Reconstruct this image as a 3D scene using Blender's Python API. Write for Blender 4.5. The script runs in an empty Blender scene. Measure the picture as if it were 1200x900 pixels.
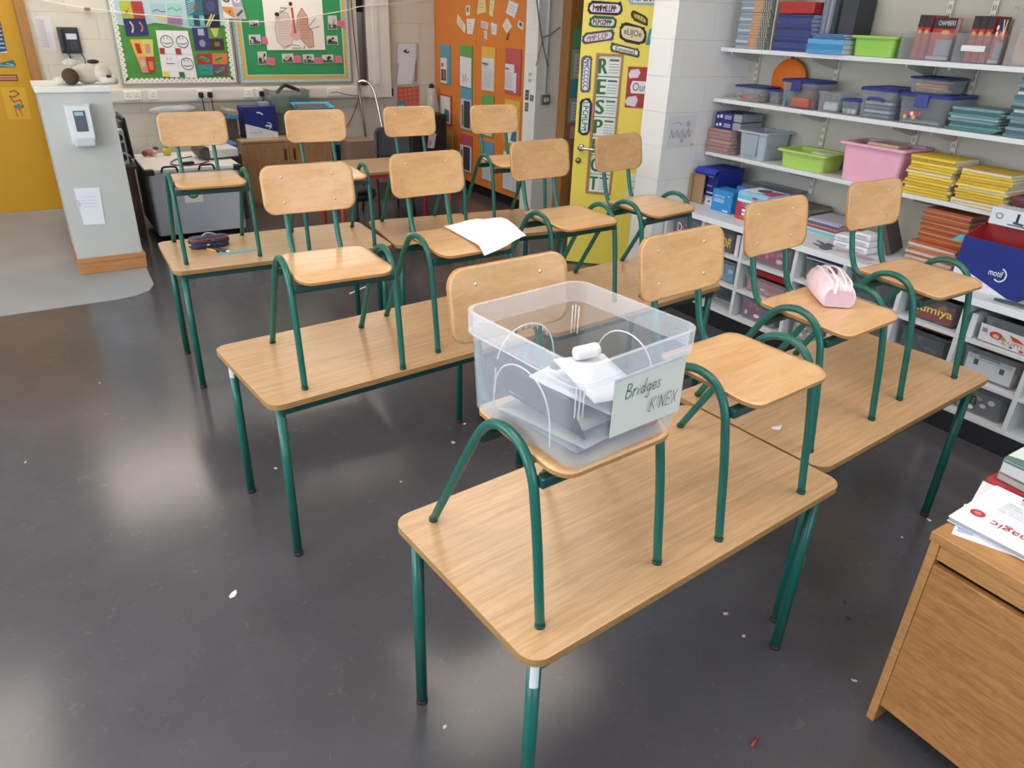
import bpy, bmesh, math, random
from mathutils import Vector, Matrix
random.seed(7)
PI = math.pi
SC = bpy.context.scene
COL = SC.collection

# ---------------------------------------------------------------- camera, world, lights, exposure
CAM_LOC = (0.0, 0.0, 1.7458)
R_ = ((0.84043, -0.54086, 0.03390), (0.21880, 0.39588, 0.89185), (0.49578, 0.74213, -0.45105))
cd = bpy.data.cameras.new('camera')
cd.sensor_fit = 'HORIZONTAL'; cd.sensor_width = 36.0; cd.lens = 847.316 / 1200.0 * 36.0
cd.clip_start = 0.02; cd.clip_end = 60
cam = bpy.data.objects.new('camera', cd); COL.objects.link(cam)
cam.matrix_world = Matrix(((R_[0][0], R_[1][0], -R_[2][0], CAM_LOC[0]), (R_[0][1], R_[1][1], -R_[2][1], CAM_LOC[1]),
                           (R_[0][2], R_[1][2], -R_[2][2], CAM_LOC[2]), (0, 0, 0, 1)))
SC.camera = cam
w = bpy.data.worlds.new('world'); SC.world = w; w.use_nodes = True
w.node_tree.nodes['Background'].inputs[0].default_value = (0.75, 0.86, 1.0, 1)
w.node_tree.nodes['Background'].inputs[1].default_value = 1.0
vs = SC.view_settings
vs.view_transform = 'Standard'; vs.look = 'None'; vs.gamma = 1.0; vs.use_curve_mapping = False
vs.exposure = 0.06
CEIL = 2.75
LAMP_STRENGTH = 5.0
LAMP_SPOTS = [(0.55, 7.25), (-1.3, 4.4), (0.40, 1.2), (2.4, 7.2), (2.2, 3.4), (2.3, 0.4), (-1.5, 1.2)]
def area(name, loc, rot, sx, sy, power, col):
    l = bpy.data.lights.new(name, 'AREA'); l.shape = 'RECTANGLE'; l.size = sx; l.size_y = sy
    l.energy = power; l.color = col
    o = bpy.data.objects.new(name, l); o.location = loc; o.rotation_euler = rot; COL.objects.link(o)
    return o
# daylight at two unseen left-wall windows, added to match cool light on the pillar
area('window_daylight', (-2.68, 0.4, 1.6), (0, -PI/2, 0), 1.3, 2.2, 75, (0.82, 0.91, 1.0))
area('window_daylight', (-2.68, 3.6, 1.6), (0, -PI/2, 0), 1.3, 2.2, 75, (0.82, 0.91, 1.0))

area('window_daylight', (1.0, -2.16, 1.6), (PI/2, 0, 0), 2.8, 1.2, 48, (0.62, 0.79, 1.0))  # unseen window behind the camera, added for the cool tone in the foreground

# ---------------------------------------------------------------- materials
def lin(c):
    if isinstance(c, str):
        c = [int(c[i:i+2], 16) / 255 for i in (0, 2, 4)]
    return tuple(x / 12.92 if x <= .04045 else ((x + .055) / 1.055) ** 2.4 for x in c) + (1,)
MATS = {}
def nd(nt, t, **kw):
    n = nt.nodes.new(t)
    for k, v in kw.items(): setattr(n, k, v)
    return n
def mat(col, rough=.55, metal=0.0, spec=.5, mottle=0.0, mscale=8.0, bump=0.0, bscale=60.0, emit=0.0):
    key = (col, rough, metal, spec, mottle, mscale, bump, bscale, emit)
    if key in MATS: return MATS[key]
    m = bpy.data.materials.new('paint_' + str(col)); m.use_nodes = True
    nt = m.node_tree; b = nt.nodes['Principled BSDF']
    b.inputs['Base Color'].default_value = lin(col); b.inputs['Roughness'].default_value = rough
    b.inputs['Metallic'].default_value = metal; b.inputs['Specular IOR Level'].default_value = spec
    if mottle or bump:
        tc = nd(nt, 'ShaderNodeTexCoord')
    if mottle:
        no = nd(nt, 'ShaderNodeTexNoise'); no.inputs['Scale'].default_value = mscale; no.inputs['Detail'].default_value = 5
        nt.links.new(tc.outputs['Object'], no.inputs['Vector'])
        mr = nd(nt, 'ShaderNodeMapRange'); mr.inputs[1].default_value = .3; mr.inputs[2].default_value = .7
        mr.inputs[3].default_value = 1 - mottle; mr.inputs[4].default_value = 1 + mottle
        nt.links.new(no.outputs['Fac'], mr.inputs[0])
        hs = nd(nt, 'ShaderNodeHueSaturation'); hs.inputs['Color'].default_value = lin(col)
        nt.links.new(mr.outputs[0], hs.inputs['Value']); nt.links.new(hs.outputs[0], b.inputs['Base Color'])
    if bump:
        n2 = nd(nt, 'ShaderNodeTexNoise'); n2.inputs['Scale'].default_value = bscale
        nt.links.new(tc.outputs['Object'], n2.inputs['Vector'])
        bp = nd(nt, 'ShaderNodeBump'); bp.inputs['Strength'].default_value = bump; bp.inputs['Distance'].default_value = .004
        nt.links.new(n2.outputs['Fac'], bp.inputs['Height']); nt.links.new(bp.outputs[0], b.inputs['Normal'])
    if emit:
        b.inputs['Emission Color'].default_value = lin(col); b.inputs['Emission Strength'].default_value = emit
    MATS[key] = m
    return m
def wood(name, c0, c1, stretch=(1, 14, 14), scale=6.0, rough=.4, spec=.5, streak=.5, coat=0.0):
    if name in MATS: return MATS[name]
    m = bpy.data.materials.new(name); m.use_nodes = True; nt = m.node_tree; b = nt.nodes['Principled BSDF']
    tc = nd(nt, 'ShaderNodeTexCoord'); mp = nd(nt, 'ShaderNodeMapping'); mp.inputs['Scale'].default_value = stretch
    nt.links.new(tc.outputs['Object'], mp.inputs[0])
    n1 = nd(nt, 'ShaderNodeTexNoise'); n1.inputs['Scale'].default_value = scale; n1.inputs['Detail'].default_value = 6; n1.inputs['Distortion'].default_value = .6
    n2 = nd(nt, 'ShaderNodeTexNoise'); n2.inputs['Scale'].default_value = scale * 6; n2.inputs['Detail'].default_value = 3
    nt.links.new(mp.outputs[0], n1.inputs[0]); nt.links.new(mp.outputs[0], n2.inputs[0])
    mx = nd(nt, 'ShaderNodeMix'); mx.inputs[0].default_value = streak
    nt.links.new(n1.outputs['Fac'], mx.inputs[2]); nt.links.new(n2.outputs['Fac'], mx.inputs[3])
    cr = nd(nt, 'ShaderNodeValToRGB'); cr.color_ramp.elements[0].position = .34; cr.color_ramp.elements[1].position = .62
    cr.color_ramp.elements[0].color = lin(c1); cr.color_ramp.elements[1].color = lin(c0)
    nt.links.new(mx.outputs[0], cr.inputs[0]); nt.links.new(cr.outputs[0], b.inputs['Base Color'])
    b.inputs['Roughness'].default_value = rough; b.inputs['Specular IOR Level'].default_value = spec
    b.inputs['Coat Weight'].default_value = coat; b.inputs['Coat Roughness'].default_value = .2
    MATS[name] = m
    return m
def clear(name, tint, milk=.25, rough=.12):
    """thin clear plastic: part see-through, part milky, with a glossy skin"""
    if name in MATS: return MATS[name]
    m = bpy.data.materials.new(name); m.use_nodes = True; nt = m.node_tree
    b = nt.nodes['Principled BSDF']; out = nt.nodes['Material Output']
    b.inputs['Base Color'].default_value = lin(tint); b.inputs['Roughness'].default_value = rough
    tr = nd(nt, 'ShaderNodeBsdfTransparent'); tr.inputs[0].default_value = tuple(.6 + .4 * x for x in lin(tint)[:3]) + (1,)
    lw = nd(nt, 'ShaderNodeLayerWeight'); lw.inputs['Blend'].default_value = .22
    mr = nd(nt, 'ShaderNodeMapRange'); mr.inputs[3].default_value = milk; mr.inputs[4].default_value = min(1, milk + .4)
    nt.links.new(lw.outputs['Facing'], mr.inputs[0])
    ms = nd(nt, 'ShaderNodeMixShader')
    nt.links.new(mr.outputs[0], ms.inputs[0]); nt.links.new(tr.outputs[0], ms.inputs[1]); nt.links.new(b.outputs[0], ms.inputs[2])
    nt.links.new(ms.outputs[0], out.inputs[0])
    MATS[name] = m
    return m
def blockwork(name, col, axes, off=(0, 0), mortar=.9):
    """painted concrete blocks; axes = which object axes run along and up the wall"""
    m = bpy.data.materials.new(name); m.use_nodes = True; nt = m.node_tree; b = nt.nodes['Principled BSDF']
    tc = nd(nt, 'ShaderNodeTexCoord'); sx = nd(nt, 'ShaderNodeSeparateXYZ'); cx = nd(nt, 'ShaderNodeCombineXYZ')
    nt.links.new(tc.outputs['Object'], sx.inputs[0])
    nt.links.new(sx.outputs[axes[0]], cx.inputs[0]); nt.links.new(sx.outputs[axes[1]], cx.inputs[1])
    mp = nd(nt, 'ShaderNodeMapping'); mp.inputs['Location'].default_value = (off[0], off[1], 0)
    nt.links.new(cx.outputs[0], mp.inputs[0])
    br = nd(nt, 'ShaderNodeTexBrick'); br.inputs['Scale'].default_value = 1
    br.inputs['Brick Width'].default_value = .45; br.inputs['Row Height'].default_value = .2075
    br.inputs['Mortar Size'].default_value = .004; br.inputs['Mortar Smooth'].default_value = .6
    br.inputs['Color1'].default_value = lin(col)
    br.inputs['Color2'].default_value = tuple(x * .985 for x in lin(col)[:3]) + (1,)
    br.inputs['Mortar'].default_value = tuple(x * mortar for x in lin(col)[:3]) + (1,)
    nt.links.new(mp.outputs[0], br.inputs[0])
    no = nd(nt, 'ShaderNodeTexNoise'); no.inputs['Scale'].default_value = 70
    nt.links.new(tc.outputs['Object'], no.inputs['Vector'])
    mth = nd(nt, 'ShaderNodeMath', operation='MULTIPLY_ADD'); mth.inputs[1].default_value = -1.0; mth.inputs[2].default_value = 1.0
    nt.links.new(br.outputs['Fac'], mth.inputs[0])
    m2 = nd(nt, 'ShaderNodeMath', operation='MULTIPLY_ADD'); m2.inputs[1].default_value = .12
    nt.links.new(no.outputs['Fac'], m2.inputs[0]); nt.links.new(mth.outputs[0], m2.inputs[2])
    bp = nd(nt, 'ShaderNodeBump'); bp.inputs['Strength'].default_value = .6; bp.inputs['Distance'].default_value = .004
    nt.links.new(m2.outputs[0], bp.inputs['Height']); nt.links.new(bp.outputs[0], b.inputs['Normal'])
    nt.links.new(br.outputs['Color'], b.inputs['Base Color']); b.inputs['Roughness'].default_value = .5
    return m
def floor_mat():
    m = bpy.data.materials.new('dark_floor'); m.use_nodes = True; nt = m.node_tree; b = nt.nodes['Principled BSDF']
    tc = nd(nt, 'ShaderNodeTexCoord')
    n1 = nd(nt, 'ShaderNodeTexNoise'); n1.inputs['Scale'].default_value = 1.3; n1.inputs['Detail'].default_value = 8; n1.inputs['Roughness'].default_value = .6
    n2 = nd(nt, 'ShaderNodeTexNoise'); n2.inputs['Scale'].default_value = 26; n2.inputs['Detail'].default_value = 6; n2.inputs['Distortion'].default_value = 1.5
    for n in (n1, n2): nt.links.new(tc.outputs['Object'], n.inputs['Vector'])
    cr = nd(nt, 'ShaderNodeValToRGB'); cr.color_ramp.elements[0].position = .3; cr.color_ramp.elements[1].position = .75
    cr.color_ramp.elements[0].color = lin('474548'); cr.color_ramp.elements[1].color = lin('58565b')
    nt.links.new(n1.outputs['Fac'], cr.inputs[0])
    c2 = nd(nt, 'ShaderNodeValToRGB'); c2.color_ramp.elements[0].position = .62; c2.color_ramp.elements[1].position = .82
    c2.color_ramp.elements[0].color = (0, 0, 0, 1); c2.color_ramp.elements[1].color = (1, 1, 1, 1)
    nt.links.new(n2.outputs['Fac'], c2.inputs[0])
    mx = nd(nt, 'ShaderNodeMix', data_type='RGBA'); mx.inputs[7].default_value = lin('77726f')
    ml = nd(nt, 'ShaderNodeMath', operation='MULTIPLY'); ml.inputs[1].default_value = .5
    nt.links.new(c2.outputs[0], ml.inputs[0]); nt.links.new(ml.outputs[0], mx.inputs[0]); nt.links.new(cr.outputs[0], mx.inputs[6])
    nt.links.new(mx.outputs[2], b.inputs['Base Color'])
    mr = nd(nt, 'ShaderNodeMapRange'); mr.inputs[3].default_value = .15; mr.inputs[4].default_value = .22
    nt.links.new(n1.outputs['Fac'], mr.inputs[0]); nt.links.new(mr.outputs[0], b.inputs['Roughness'])
    bp = nd(nt, 'ShaderNodeBump'); bp.inputs['Strength'].default_value = .05; bp.inputs['Distance'].default_value = .002
    nt.links.new(n2.outputs['Fac'], bp.inputs['Height']); nt.links.new(bp.outputs[0], b.inputs['Normal'])
    b.inputs['Specular IOR Level'].default_value = .5
    return m

# ---------------------------------------------------------------- mesh builder
TXT = {}
def text_geo(s):
    if s in TXT: return TXT[s]
    cu = bpy.data.curves.new('t', 'FONT'); cu.body = s; cu.size = 1; cu.resolution_u = 3
    o = bpy.data.objects.new('t', cu); COL.objects.link(o)
    dg = bpy.context.evaluated_depsgraph_get(); me = bpy.data.meshes.new_from_object(o.evaluated_get(dg))
    vs_ = [tuple(v.co) for v in me.vertices]; fs = [tuple(p.vertices) for p in me.polygons]
    bpy.data.objects.remove(o); bpy.data.curves.remove(cu); bpy.data.meshes.remove(me)
    x0 = min(v[0] for v in vs_); x1 = max(v[0] for v in vs_); y0 = min(v[1] for v in vs_); y1 = max(v[1] for v in vs_)
    TXT[s] = ([((v[0]-x0), (v[1]-y0)) for v in vs_], fs, x1-x0, y1-y0)
    return TXT[s]
def rrect(hx, hy, r, n=5):
    r = min(r, hx*.999, hy*.999); p = []
    for cx, cy, a0 in ((hx-r, hy-r, 0), (-hx+r, hy-r, PI/2), (-hx+r, -hy+r, PI), (hx-r, -hy+r, 1.5*PI)):
        for i in range(n+1):
            a = a0 + PI/2*i/n; p.append((cx + r*math.cos(a), cy + r*math.sin(a)))
    return p
def catmull(pts, n=6):
    P = [Vector(p) for p in pts]; P = [2*P[0]-P[1]] + P + [2*P[-1]-P[-2]]; out = []
    for i in range(1, len(P)-2):
        for k in range(n):
            t = k/n; a, b, c, d = P[i-1:i+3]
            out.append(.5*((2*b) + (c-a)*t + (2*a-5*b+4*c-d)*t*t + (3*b-a-3*c+d)*t**3))
    out.append(P[-2]); return out
class MB:
    def __init__(s, m=None): s.bm = bmesh.new(); s.mats = []; s.i = 0; (s.use(m) if m else None)
    def use(s, m):
        if m not in s.mats: s.mats.append(m)
        s.i = s.mats.index(m); return s
    def _f(s, vs_, smooth=False):
        try: f = s.bm.faces.new(vs_)
        except ValueError: return None
        f.material_index = s.i; f.smooth = smooth; return f
    def v(s, p): return s.bm.verts.new(p)
    def box(s, x0, x1, y0, y1, z0, z1, bev=0, xf=None):
        co = [(x0,y0,z0),(x1,y0,z0),(x1,y1,z0),(x0,y1,z0),(x0,y0,z1),(x1,y0,z1),(x1,y1,z1),(x0,y1,z1)]
        if xf is not None: co = [xf @ Vector(c) for c in co]
        V = [s.v(c) for c in co]
        F = [s._f([V[k] for k in q]) for q in ((3,2,1,0),(4,5,6,7),(0,1,5,4),(1,2,6,5),(2,3,7,6),(3,0,4,7))]
        if bev:
            E = list({e for f in F for e in f.edges})
            r = bmesh.ops.bevel(s.bm, geom=E, offset=bev, segments=2, affect='EDGES', profile=.5, clamp_overlap=True)
            for f in r['faces']: f.material_index = s.i
        return s
    def rings(s, L, smooth=True, closed=True, cap0=True, cap1=True):
        R = [[s.v(p) for p in l] for l in L]; n = len(R[0])
        for a, b in zip(R, R[1:]):
            for k in range(n if closed else n-1):
                s._f([a[k], a[(k+1) % n], b[(k+1) % n], b[k]], smooth)
        if cap0: s._f(R[0][::-1])
        if cap1: s._f(R[-1])
        return s
    def tube(s, path, r, seg=10, caps=True):
        P = [Vector(p) for p in path]; L = []
        t = (P[1]-P[0]).normalized(); n = t.orthogonal().normalized()
        for k, p in enumerate(P):
            t2 = (P[min(k+1, len(P)-1)] - P[max(k-1, 0)]).normalized()
            n = (n - t2*n.dot(t2)).normalized(); b = t2.cross(n)
            rr = r[k] if isinstance(r, (list, tuple)) else r
            L.append([p + rr*(math.cos(2*PI*i/seg)*n + math.sin(2*PI*i/seg)*b) for i in range(seg)])
        return s.rings(L, True, True, caps, caps)
    def cyl(s, p0, p1, r, seg=12, r1=None): return s.tube([p0, p1], [r, r if r1 is None else r1], seg)
    def rloft(s, prof, n=5, cap0=True, cap1=True, smooth=False):
        """prof: list of (hx, hy, radius, z)"""
        return s.rings([[(x, y, z) for x, y in rrect(hx, hy, r, n)] for hx, hy, r, z in prof], smooth, True, cap0, cap1)
    def lathe(s, prof, c=(0, 0), seg=16, smooth=True):
        return s.rings([[(c[0]+max(r, 1e-4)*math.cos(2*PI*k/seg), c[1]+max(r, 1e-4)*math.sin(2*PI*k/seg), z) for k in range(seg)] for r, z in prof], smooth)
    def ball(s, c, r, sc=(1, 1, 1), seg=14, rg=8, rot=None):
        L = []
        for j in range(rg+1):
            a = -PI/2 + PI*j/rg
            l = [Vector((sc[0]*r*max(math.cos(a), .02)*math.cos(2*PI*k/seg), sc[1]*r*max(math.cos(a), .02)*math.sin(2*PI*k/seg), sc[2]*r*math.sin(a))) for k in range(seg)]
            L.append([Vector(c) + (rot @ q if rot is not None else q) for q in l])
        return s.rings(L)
    def prism(s, pts, f, w0, w1, side=None, levels=(1,)):
        """outline pts (u,v); f(u,v,w) -> xyz; faces at w0 and w1, inner rings at the scales in levels so the sheet can bend"""
        cu = sum(p[0] for p in pts)/len(pts); cv = sum(p[1] for p in pts)/len(pts); keep = s.i; edge = []
        for w, flip in ((w0, True), (w1, False)):
            R = [[s.v(f(cu+(u-cu)*k, cv+(v_-cv)*k, w)) for u, v_ in pts] for k in levels]; edge.append(R[0]); n = len(pts)
            for a, b in zip(R, R[1:]):
                for k in range(n):
                    q = [a[k], a[(k+1) % n], b[(k+1) % n], b[k]]; s._f(q[::-1] if flip else q, len(levels) > 1)
            s._f(R[-1][::-1] if flip else R[-1], len(levels) > 1)
        if side: s.use(side)
        n = len(pts)
        for k in range(n): s._f([edge[0][k], edge[0][(k+1) % n], edge[1][(k+1) % n], edge[1][k]])
        s.i = keep; return s
    def quad(s, a, b, c, d): s._f([s.v(p) for p in (a, b, c, d)]); return s
    def build(s, name, parent=None, recentre=False):
        bmesh.ops.recalc_face_normals(s.bm, faces=s.bm.faces[:])
        off = Vector((0, 0, 0))
        if recentre:
            lo = Vector([min(v.co[i] for v in s.bm.verts) for i in range(3)]); hi = Vector([max(v.co[i] for v in s.bm.verts) for i in range(3)])
            off = Vector(((lo.x+hi.x)/2, (lo.y+hi.y)/2, lo.z)); bmesh.ops.translate(s.bm, verts=s.bm.verts[:], vec=-off)
        me = bpy.data.meshes.new(name); s.bm.to_mesh(me); s.bm.free()
        for m in s.mats: me.materials.append(m)
        o = bpy.data.objects.new(name, me); COL.objects.link(o); o.location = off
        if parent: o.parent = parent
        return o
def tag(o, label, cat, group=None, kind=None):
    o['label'] = label; o['category'] = cat
    if group: o['group'] = group
    if kind: o['kind'] = kind
    return o
def struct(o, label=None):
    o['kind'] = 'structure'
    if label: o['label'] = label
    return o
def thing(name, label, cat, loc, rz=0, group=None):
    o = bpy.data.objects.new(name, None); COL.objects.link(o); o.empty_display_size = .05
    o.location = loc; o.rotation_euler = (0, 0, rz)
    return tag(o, label, cat, group)
def solo(mb, name, label, cat, group=None): return tag(mb.build(name, None, True), label, cat, group)
def dup(root, loc, rz, label, group=None):
    r = root.copy(); COL.objects.link(r); r.location = loc; r.rotation_euler = (0, 0, rz); r['label'] = label
    if group: r['group'] = group
    for ch in list(root.children):
        c = ch.copy(); COL.objects.link(c); c.parent = r
        for g in list(ch.children):
            d = g.copy(); COL.objects.link(d); d.parent = c
    return r

# a plane in space to draw flat things on: P(u, v, w)
class Pl:
    def __init__(s, O, U, V): s.O = Vector(O); s.U = Vector(U).normalized(); s.V = Vector(V).normalized(); s.N = s.U.cross(s.V)
    def __call__(s, u, v, w=0): return s.O + s.U*u + s.V*v + s.N*w
def ywall(y): return Pl((0, y, 0), (1, 0, 0), (0, 0, 1))           # normal -y, u = x
def xwall(x): return Pl((x, 0, 0), (0, -1, 0), (0, 0, 1))          # normal -x, u = -y
class Sheet:
    """paper on a plane: quad q = 4 (u,v) corners BL BR TR TL, marks given in 0..1 of the sheet"""
    def __init__(s, pl, q, col, w=.0, th=.0012, rough=.7, flip=False):
        s.pl = pl; s.q = [((-u if flip else u), v) for u, v in q]; s.w = w; s.th = th; s.b = MB(mat(col, rough)); s.k = 0
        s.b.prism(s.q, lambda u, v, t: pl(u, v, t), w, w+th)
    def at(s, a, b):
        (x0, y0), (x1, y1), (x2, y2), (x3, y3) = s.q
        return (x0*(1-a)*(1-b)+x1*a*(1-b)+x2*a*b+x3*(1-a)*b, y0*(1-a)*(1-b)+y1*a*(1-b)+y2*a*b+y3*(1-a)*b)
    def top(s, lift=0): return s.w + s.th + .0006 + s.k*.0003 + lift
    def poly(s, pts, col, rough=.7):
        s.k += 1; s.b.use(mat(col, rough)); w = s.top()
        s.b._f([s.b.v(s.pl(*s.at(a, b), w)) for a, b in pts]); return s
    def rect(s, a0, b0, a1, b1, col): return s.poly([(a0, b0), (a1, b0), (a1, b1), (a0, b1)], col)
    def oval(s, a, b, ra, rb, col, n=16): return s.poly([(a+ra*math.cos(2*PI*k/n), b+rb*math.sin(2*PI*k/n)) for k in range(n)], col)
    def line(s, pts, wd, col):
        s.k += 1; s.b.use(mat(col, .7)); w = s.top(); P = [Vector(s.at(a, b)) for a, b in pts]
        for p, q in zip(P, P[1:]):
            d = (q-p)
            if d.length < 1e-6: continue
            d.normalize(); n = Vector((-d.y, d.x))*wd/2; e = d*wd*.3
            s.b._f([s.b.v(s.pl(x.x, x.y, w)) for x in (p-n-e, q-n+e, q+n+e, p+n-e)])
        return s
    def ring(s, a, b, ra, rb, wd, col, n=20): return s.line([(a+ra*math.cos(2*PI*k/n), b+rb*math.sin(2*PI*k/n)) for k in range(n+1)], wd, col)
    def text(s, t, a0, b0, a1, b1, col, vertical=False):
        V, F, W, H = text_geo(t); s.k += 1; s.b.use(mat(col, .7)); w = s.top(); L = []
        for x, y in V:
            x /= W; y /= H
            if vertical: x, y = y, 1-x
            L.append(s.b.v(s.pl(*s.at(a0+(a1-a0)*x, b0+(b1-b0)*y), w)))
        for f in F: s.b._f([L[k] for k in f])
        return s
    def scrawl(s, a0, b0, a1, b1, rows, wd, col, seed=1):
        r = random.Random(seed)
        for k in range(rows):
            b = b1-(b1-b0)*(k+.5)/rows; a = a0
            while a < a1-.02:
                e = min(a1, a+r.uniform(.06, .2)*(a1-a0)); s.line([(a, b), (e, b)], wd, col); a = e+.03*(a1-a0)
        return s
    def done(s, name, label=None, cat=None, group=None, parent=None):
        if parent: return s.b.build(name, parent)
        return solo(s.b, name, label, cat, group)
ORD = ['zeroth', 'first', 'second', 'third', 'fourth', 'fifth', 'sixth', 'seventh', 'eighth', 'ninth', 'tenth', 'eleventh', 'twelfth',
       'thirteenth', 'fourteenth', 'fifteenth', 'sixteenth', 'seventeenth', 'eighteenth', 'nineteenth', 'twentieth']
def nth_top(k, n): return 'topmost' if k == n-1 else ('bottom one' if k == 0 else ORD[n-k] + ' from the top')

# common materials
BEECH = wood('beech_ply', 'dab184', 'cb9c6b', (2.2, 12, 12), 3.0, .30, .5, .3, .25)
BEECH_B = wood('beech_ply_back', 'd5aa7a', 'c49765', (2.5, 6, 10), 3.0, .36, .5, .3, .2)
PLY = wood('ply_edge', 'b98850', '8d6236', (3, 3, 60), 6, .6)
OAK = wood('oak_laminate', 'cda880', 'b48c62', (.8, 20, 20), 4.0, .30, .5, .45, .15)
OAKEDGE = wood('oak_edge', 'a98250', '86643a', (3, 3, 40), 5, .55)
DESKW = wood('desk_veneer', 'bb8a56', '9e6e3e', (16, 1.3, 16), 3.2, .42, .4, .55)
DESKV = wood('desk_front_veneer', 'b5814c', '8d5e34', (14, 2.2, 20), 3.0, .42, .4, .5)
CABW = wood('cabinet_wood', 'b0845c', '966c46', (10, 10, 2), 4, .5)
SKIRT = wood('skirting_wood', 'c28a58', 'a97042', (2, 14, 14), 4, .5)
JAMB = wood('door_frame_wood', 'b8824a', '9a6836', (14, 14, 2), 4, .45)
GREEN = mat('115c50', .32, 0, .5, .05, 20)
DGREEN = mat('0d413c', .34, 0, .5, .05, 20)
WHITE = mat('e6e6e6', .45); OFFW = mat('d9d5cc', .5); BLACK = mat('151517', .45); DGREY = mat('3a3c40', .5)
PAPER = mat('f0f1f4', .75); CHROME = mat('c8c8c8', .18, 1.0); STEEL = mat('d8d4c8', .3, .9)

# ================================================================ THE ROOM
WALLC = 'd6cfc0'
WB = blockwork('blocks_along_x', WALLC, ('X', 'Z'), (.12, 0)); WS = blockwork('blocks_along_y', WALLC, ('Y', 'Z'), (.2, 0))
PILX = blockwork('pillar_blocks_x', 'e8e8e6', ('X', 'Z'), (.09, -.003), .96); PILY = blockwork('pillar_blocks_y', 'e2e2df', ('Y', 'Z'), (.08, -.003), .96)
PLASTER = mat('b9b5a8', .6, 0, .3, .03, 5)
FL = floor_mat()
struct(MB(FL).box(-2.7, 6.2, -2.2, 9.2, -.1, 0).build('floor'))
b = MB(mat('9a9fa3', .42, 0, .5, .05, 3)); lino = [(-2.69, 5.19), (.30, 5.175), (.42, 5.2), (.51, 5.27), (.555, 5.39), (.572, 5.9), (.572, 7.94), (-2.69, 7.94)]
b.prism(lino, lambda u, v, t: (u, v, t), 0, .003); struct(b.build('floor'))
struct(MB(mat('e8e6df', .8)).box(-2.7, 6.2, -2.2, 9.2, CEIL, CEIL+.1).build('ceiling'))
def wall(name, m, *boxes):
    b = MB(m)
    for x in boxes: b.box(*x)
    return struct(b.build(name))
# back wall with the opening for the left door
wall('wall_back', WB, (-2.7, -.80, 7.95, 8.1, 0, CEIL), (-.80, .245, 7.95, 8.1, 2.1, CEIL), (.245, 4.1, 7.95, 8.1, 0, CEIL))
wall('wall_front', WB, (-2.7, 4.2, -2.3, -2.2, 0, .95), (-2.7, 4.2, -2.3, -2.2, 2.25, CEIL), (-2.7, -.45, -2.3, -2.2, .95, 2.25), (2.45, 4.2, -2.3, -2.2, .95, 2.25))
b = MB(WHITE)
for q in ((-.45, -.40, .95, 2.25), (2.40, 2.45, .95, 2.25), (-.45, 2.45, .95, 1.0), (-.45, 2.45, 2.2, 2.25), (.97, 1.03, .95, 2.25)): b.box(q[0], q[1], -2.29, -2.22, q[2], q[3])
struct(b.build('window_3'))  # frame of the out-of-view window added for cool foreground light
wall('wall_left', WS, (-2.8, -2.7, -2.3, 8.1, 0, .95), (-2.8, -2.7, -2.3, 8.1, 2.25, CEIL), (-2.8, -2.7, -2.3, -.7, .95, 2.25), (-2.8, -2.7, 1.5, 2.5, .95, 2.25), (-2.8, -2.7, 4.7, 8.1, .95, 2.25))
for k, y in enumerate((.4, 3.6)):
    b = MB(WHITE)
    for q in ((y-1.1, y-1.05, .95, 2.25), (y+1.05, y+1.1, .95, 2.25), (y-1.1, y+1.1, .95, 1.0), (y-1.1, y+1.1, 2.2, 2.25), (y-.03, y+.03, .95, 2.25)):
        b.box(-2.79, -2.72, *q)
    struct(b.build('window_%d' % (k+1)))  # frames of the unseen left windows, added with their daylight
# right side: shelf wall, pillar, doorway, cupboard wall
wall('wall_right', PLASTER, (4.1, 4.25, -2.3, 3.5, 0, CEIL))
b = MB(PILY)
b.box(3.415, 4.1, 3.5, 3.71, 0, CEIL)
for f in b.bm.faces[:]:
    f.normal_update()
    if abs(f.normal.y) > .5: b.use(PILX); f.material_index = b.i
struct(b.build('wall_pillar'))
wall('wall_doorway', PILY, (4.1, 4.36, 3.71, 3.86, 0, CEIL), (4.1, 4.36, 3.86, 5.93, 2.1, CEIL))
b = MB(PILY).box(4.1, 4.36, 5.93, 6.13, 0, CEIL)
for f in b.bm.faces[:]:
    f.normal_update()
    if abs(f.normal.y) > .5: b.use(PILX); f.material_index = b.i
struct(b.build('wall_stub'))
b = MB(JAMB)
b.box(4.36, 4.46, 5.80, 5.95, 0, 2.1).box(4.40, 4.50, 5.84, 5.95, 0, 2.1).box(4.36, 4.46, 3.86, 3.93, 0, 2.1).box(4.36, 4.46, 3.93, 5.80, 2.03, 2.1)
b.use(mat('8f7245', .5)).box(4.462, 4.57, 5.80, 5.839, 0, 2.1)
struct(b.build('trim_1'))
wall('wall_behind_cupboard', WS, (4.7, 4.85, 5.95, 8.1, 0, CEIL))
wall('wall_corridor', WS, (6.1, 6.2, 3.0, 9.2, 0, CEIL), (4.25, 6.2, 9.1, 9.2, 0, CEIL), (4.25, 6.2, 2.9, 3.0, 0, CEIL))

# left doorway: yellow door leaf in a wooden frame
YEL = mat('d29d20', .45, 0, .4, .03, 3)
b = MB(JAMB); b.box(.19, .265, 7.9, 8.1, 0, 2.1).box(-.82, -.75, 7.9, 8.1, 0, 2.1).box(-.82, .265, 7.9, 8.1, 2.03, 2.1); struct(b.build('trim_2'))
d1 = struct(MB(YEL).box(-.745, .188, 7.955, 8.0, .01, 2.03, .003).build('door_1'))
MB(STEEL).box(-.70, -.65, 7.93, 7.955, .95, 1.15, .004).cyl((-.675, 7.93, 1.05), (-.56, 7.925, 1.05), .01).build('door_handle', d1)

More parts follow.
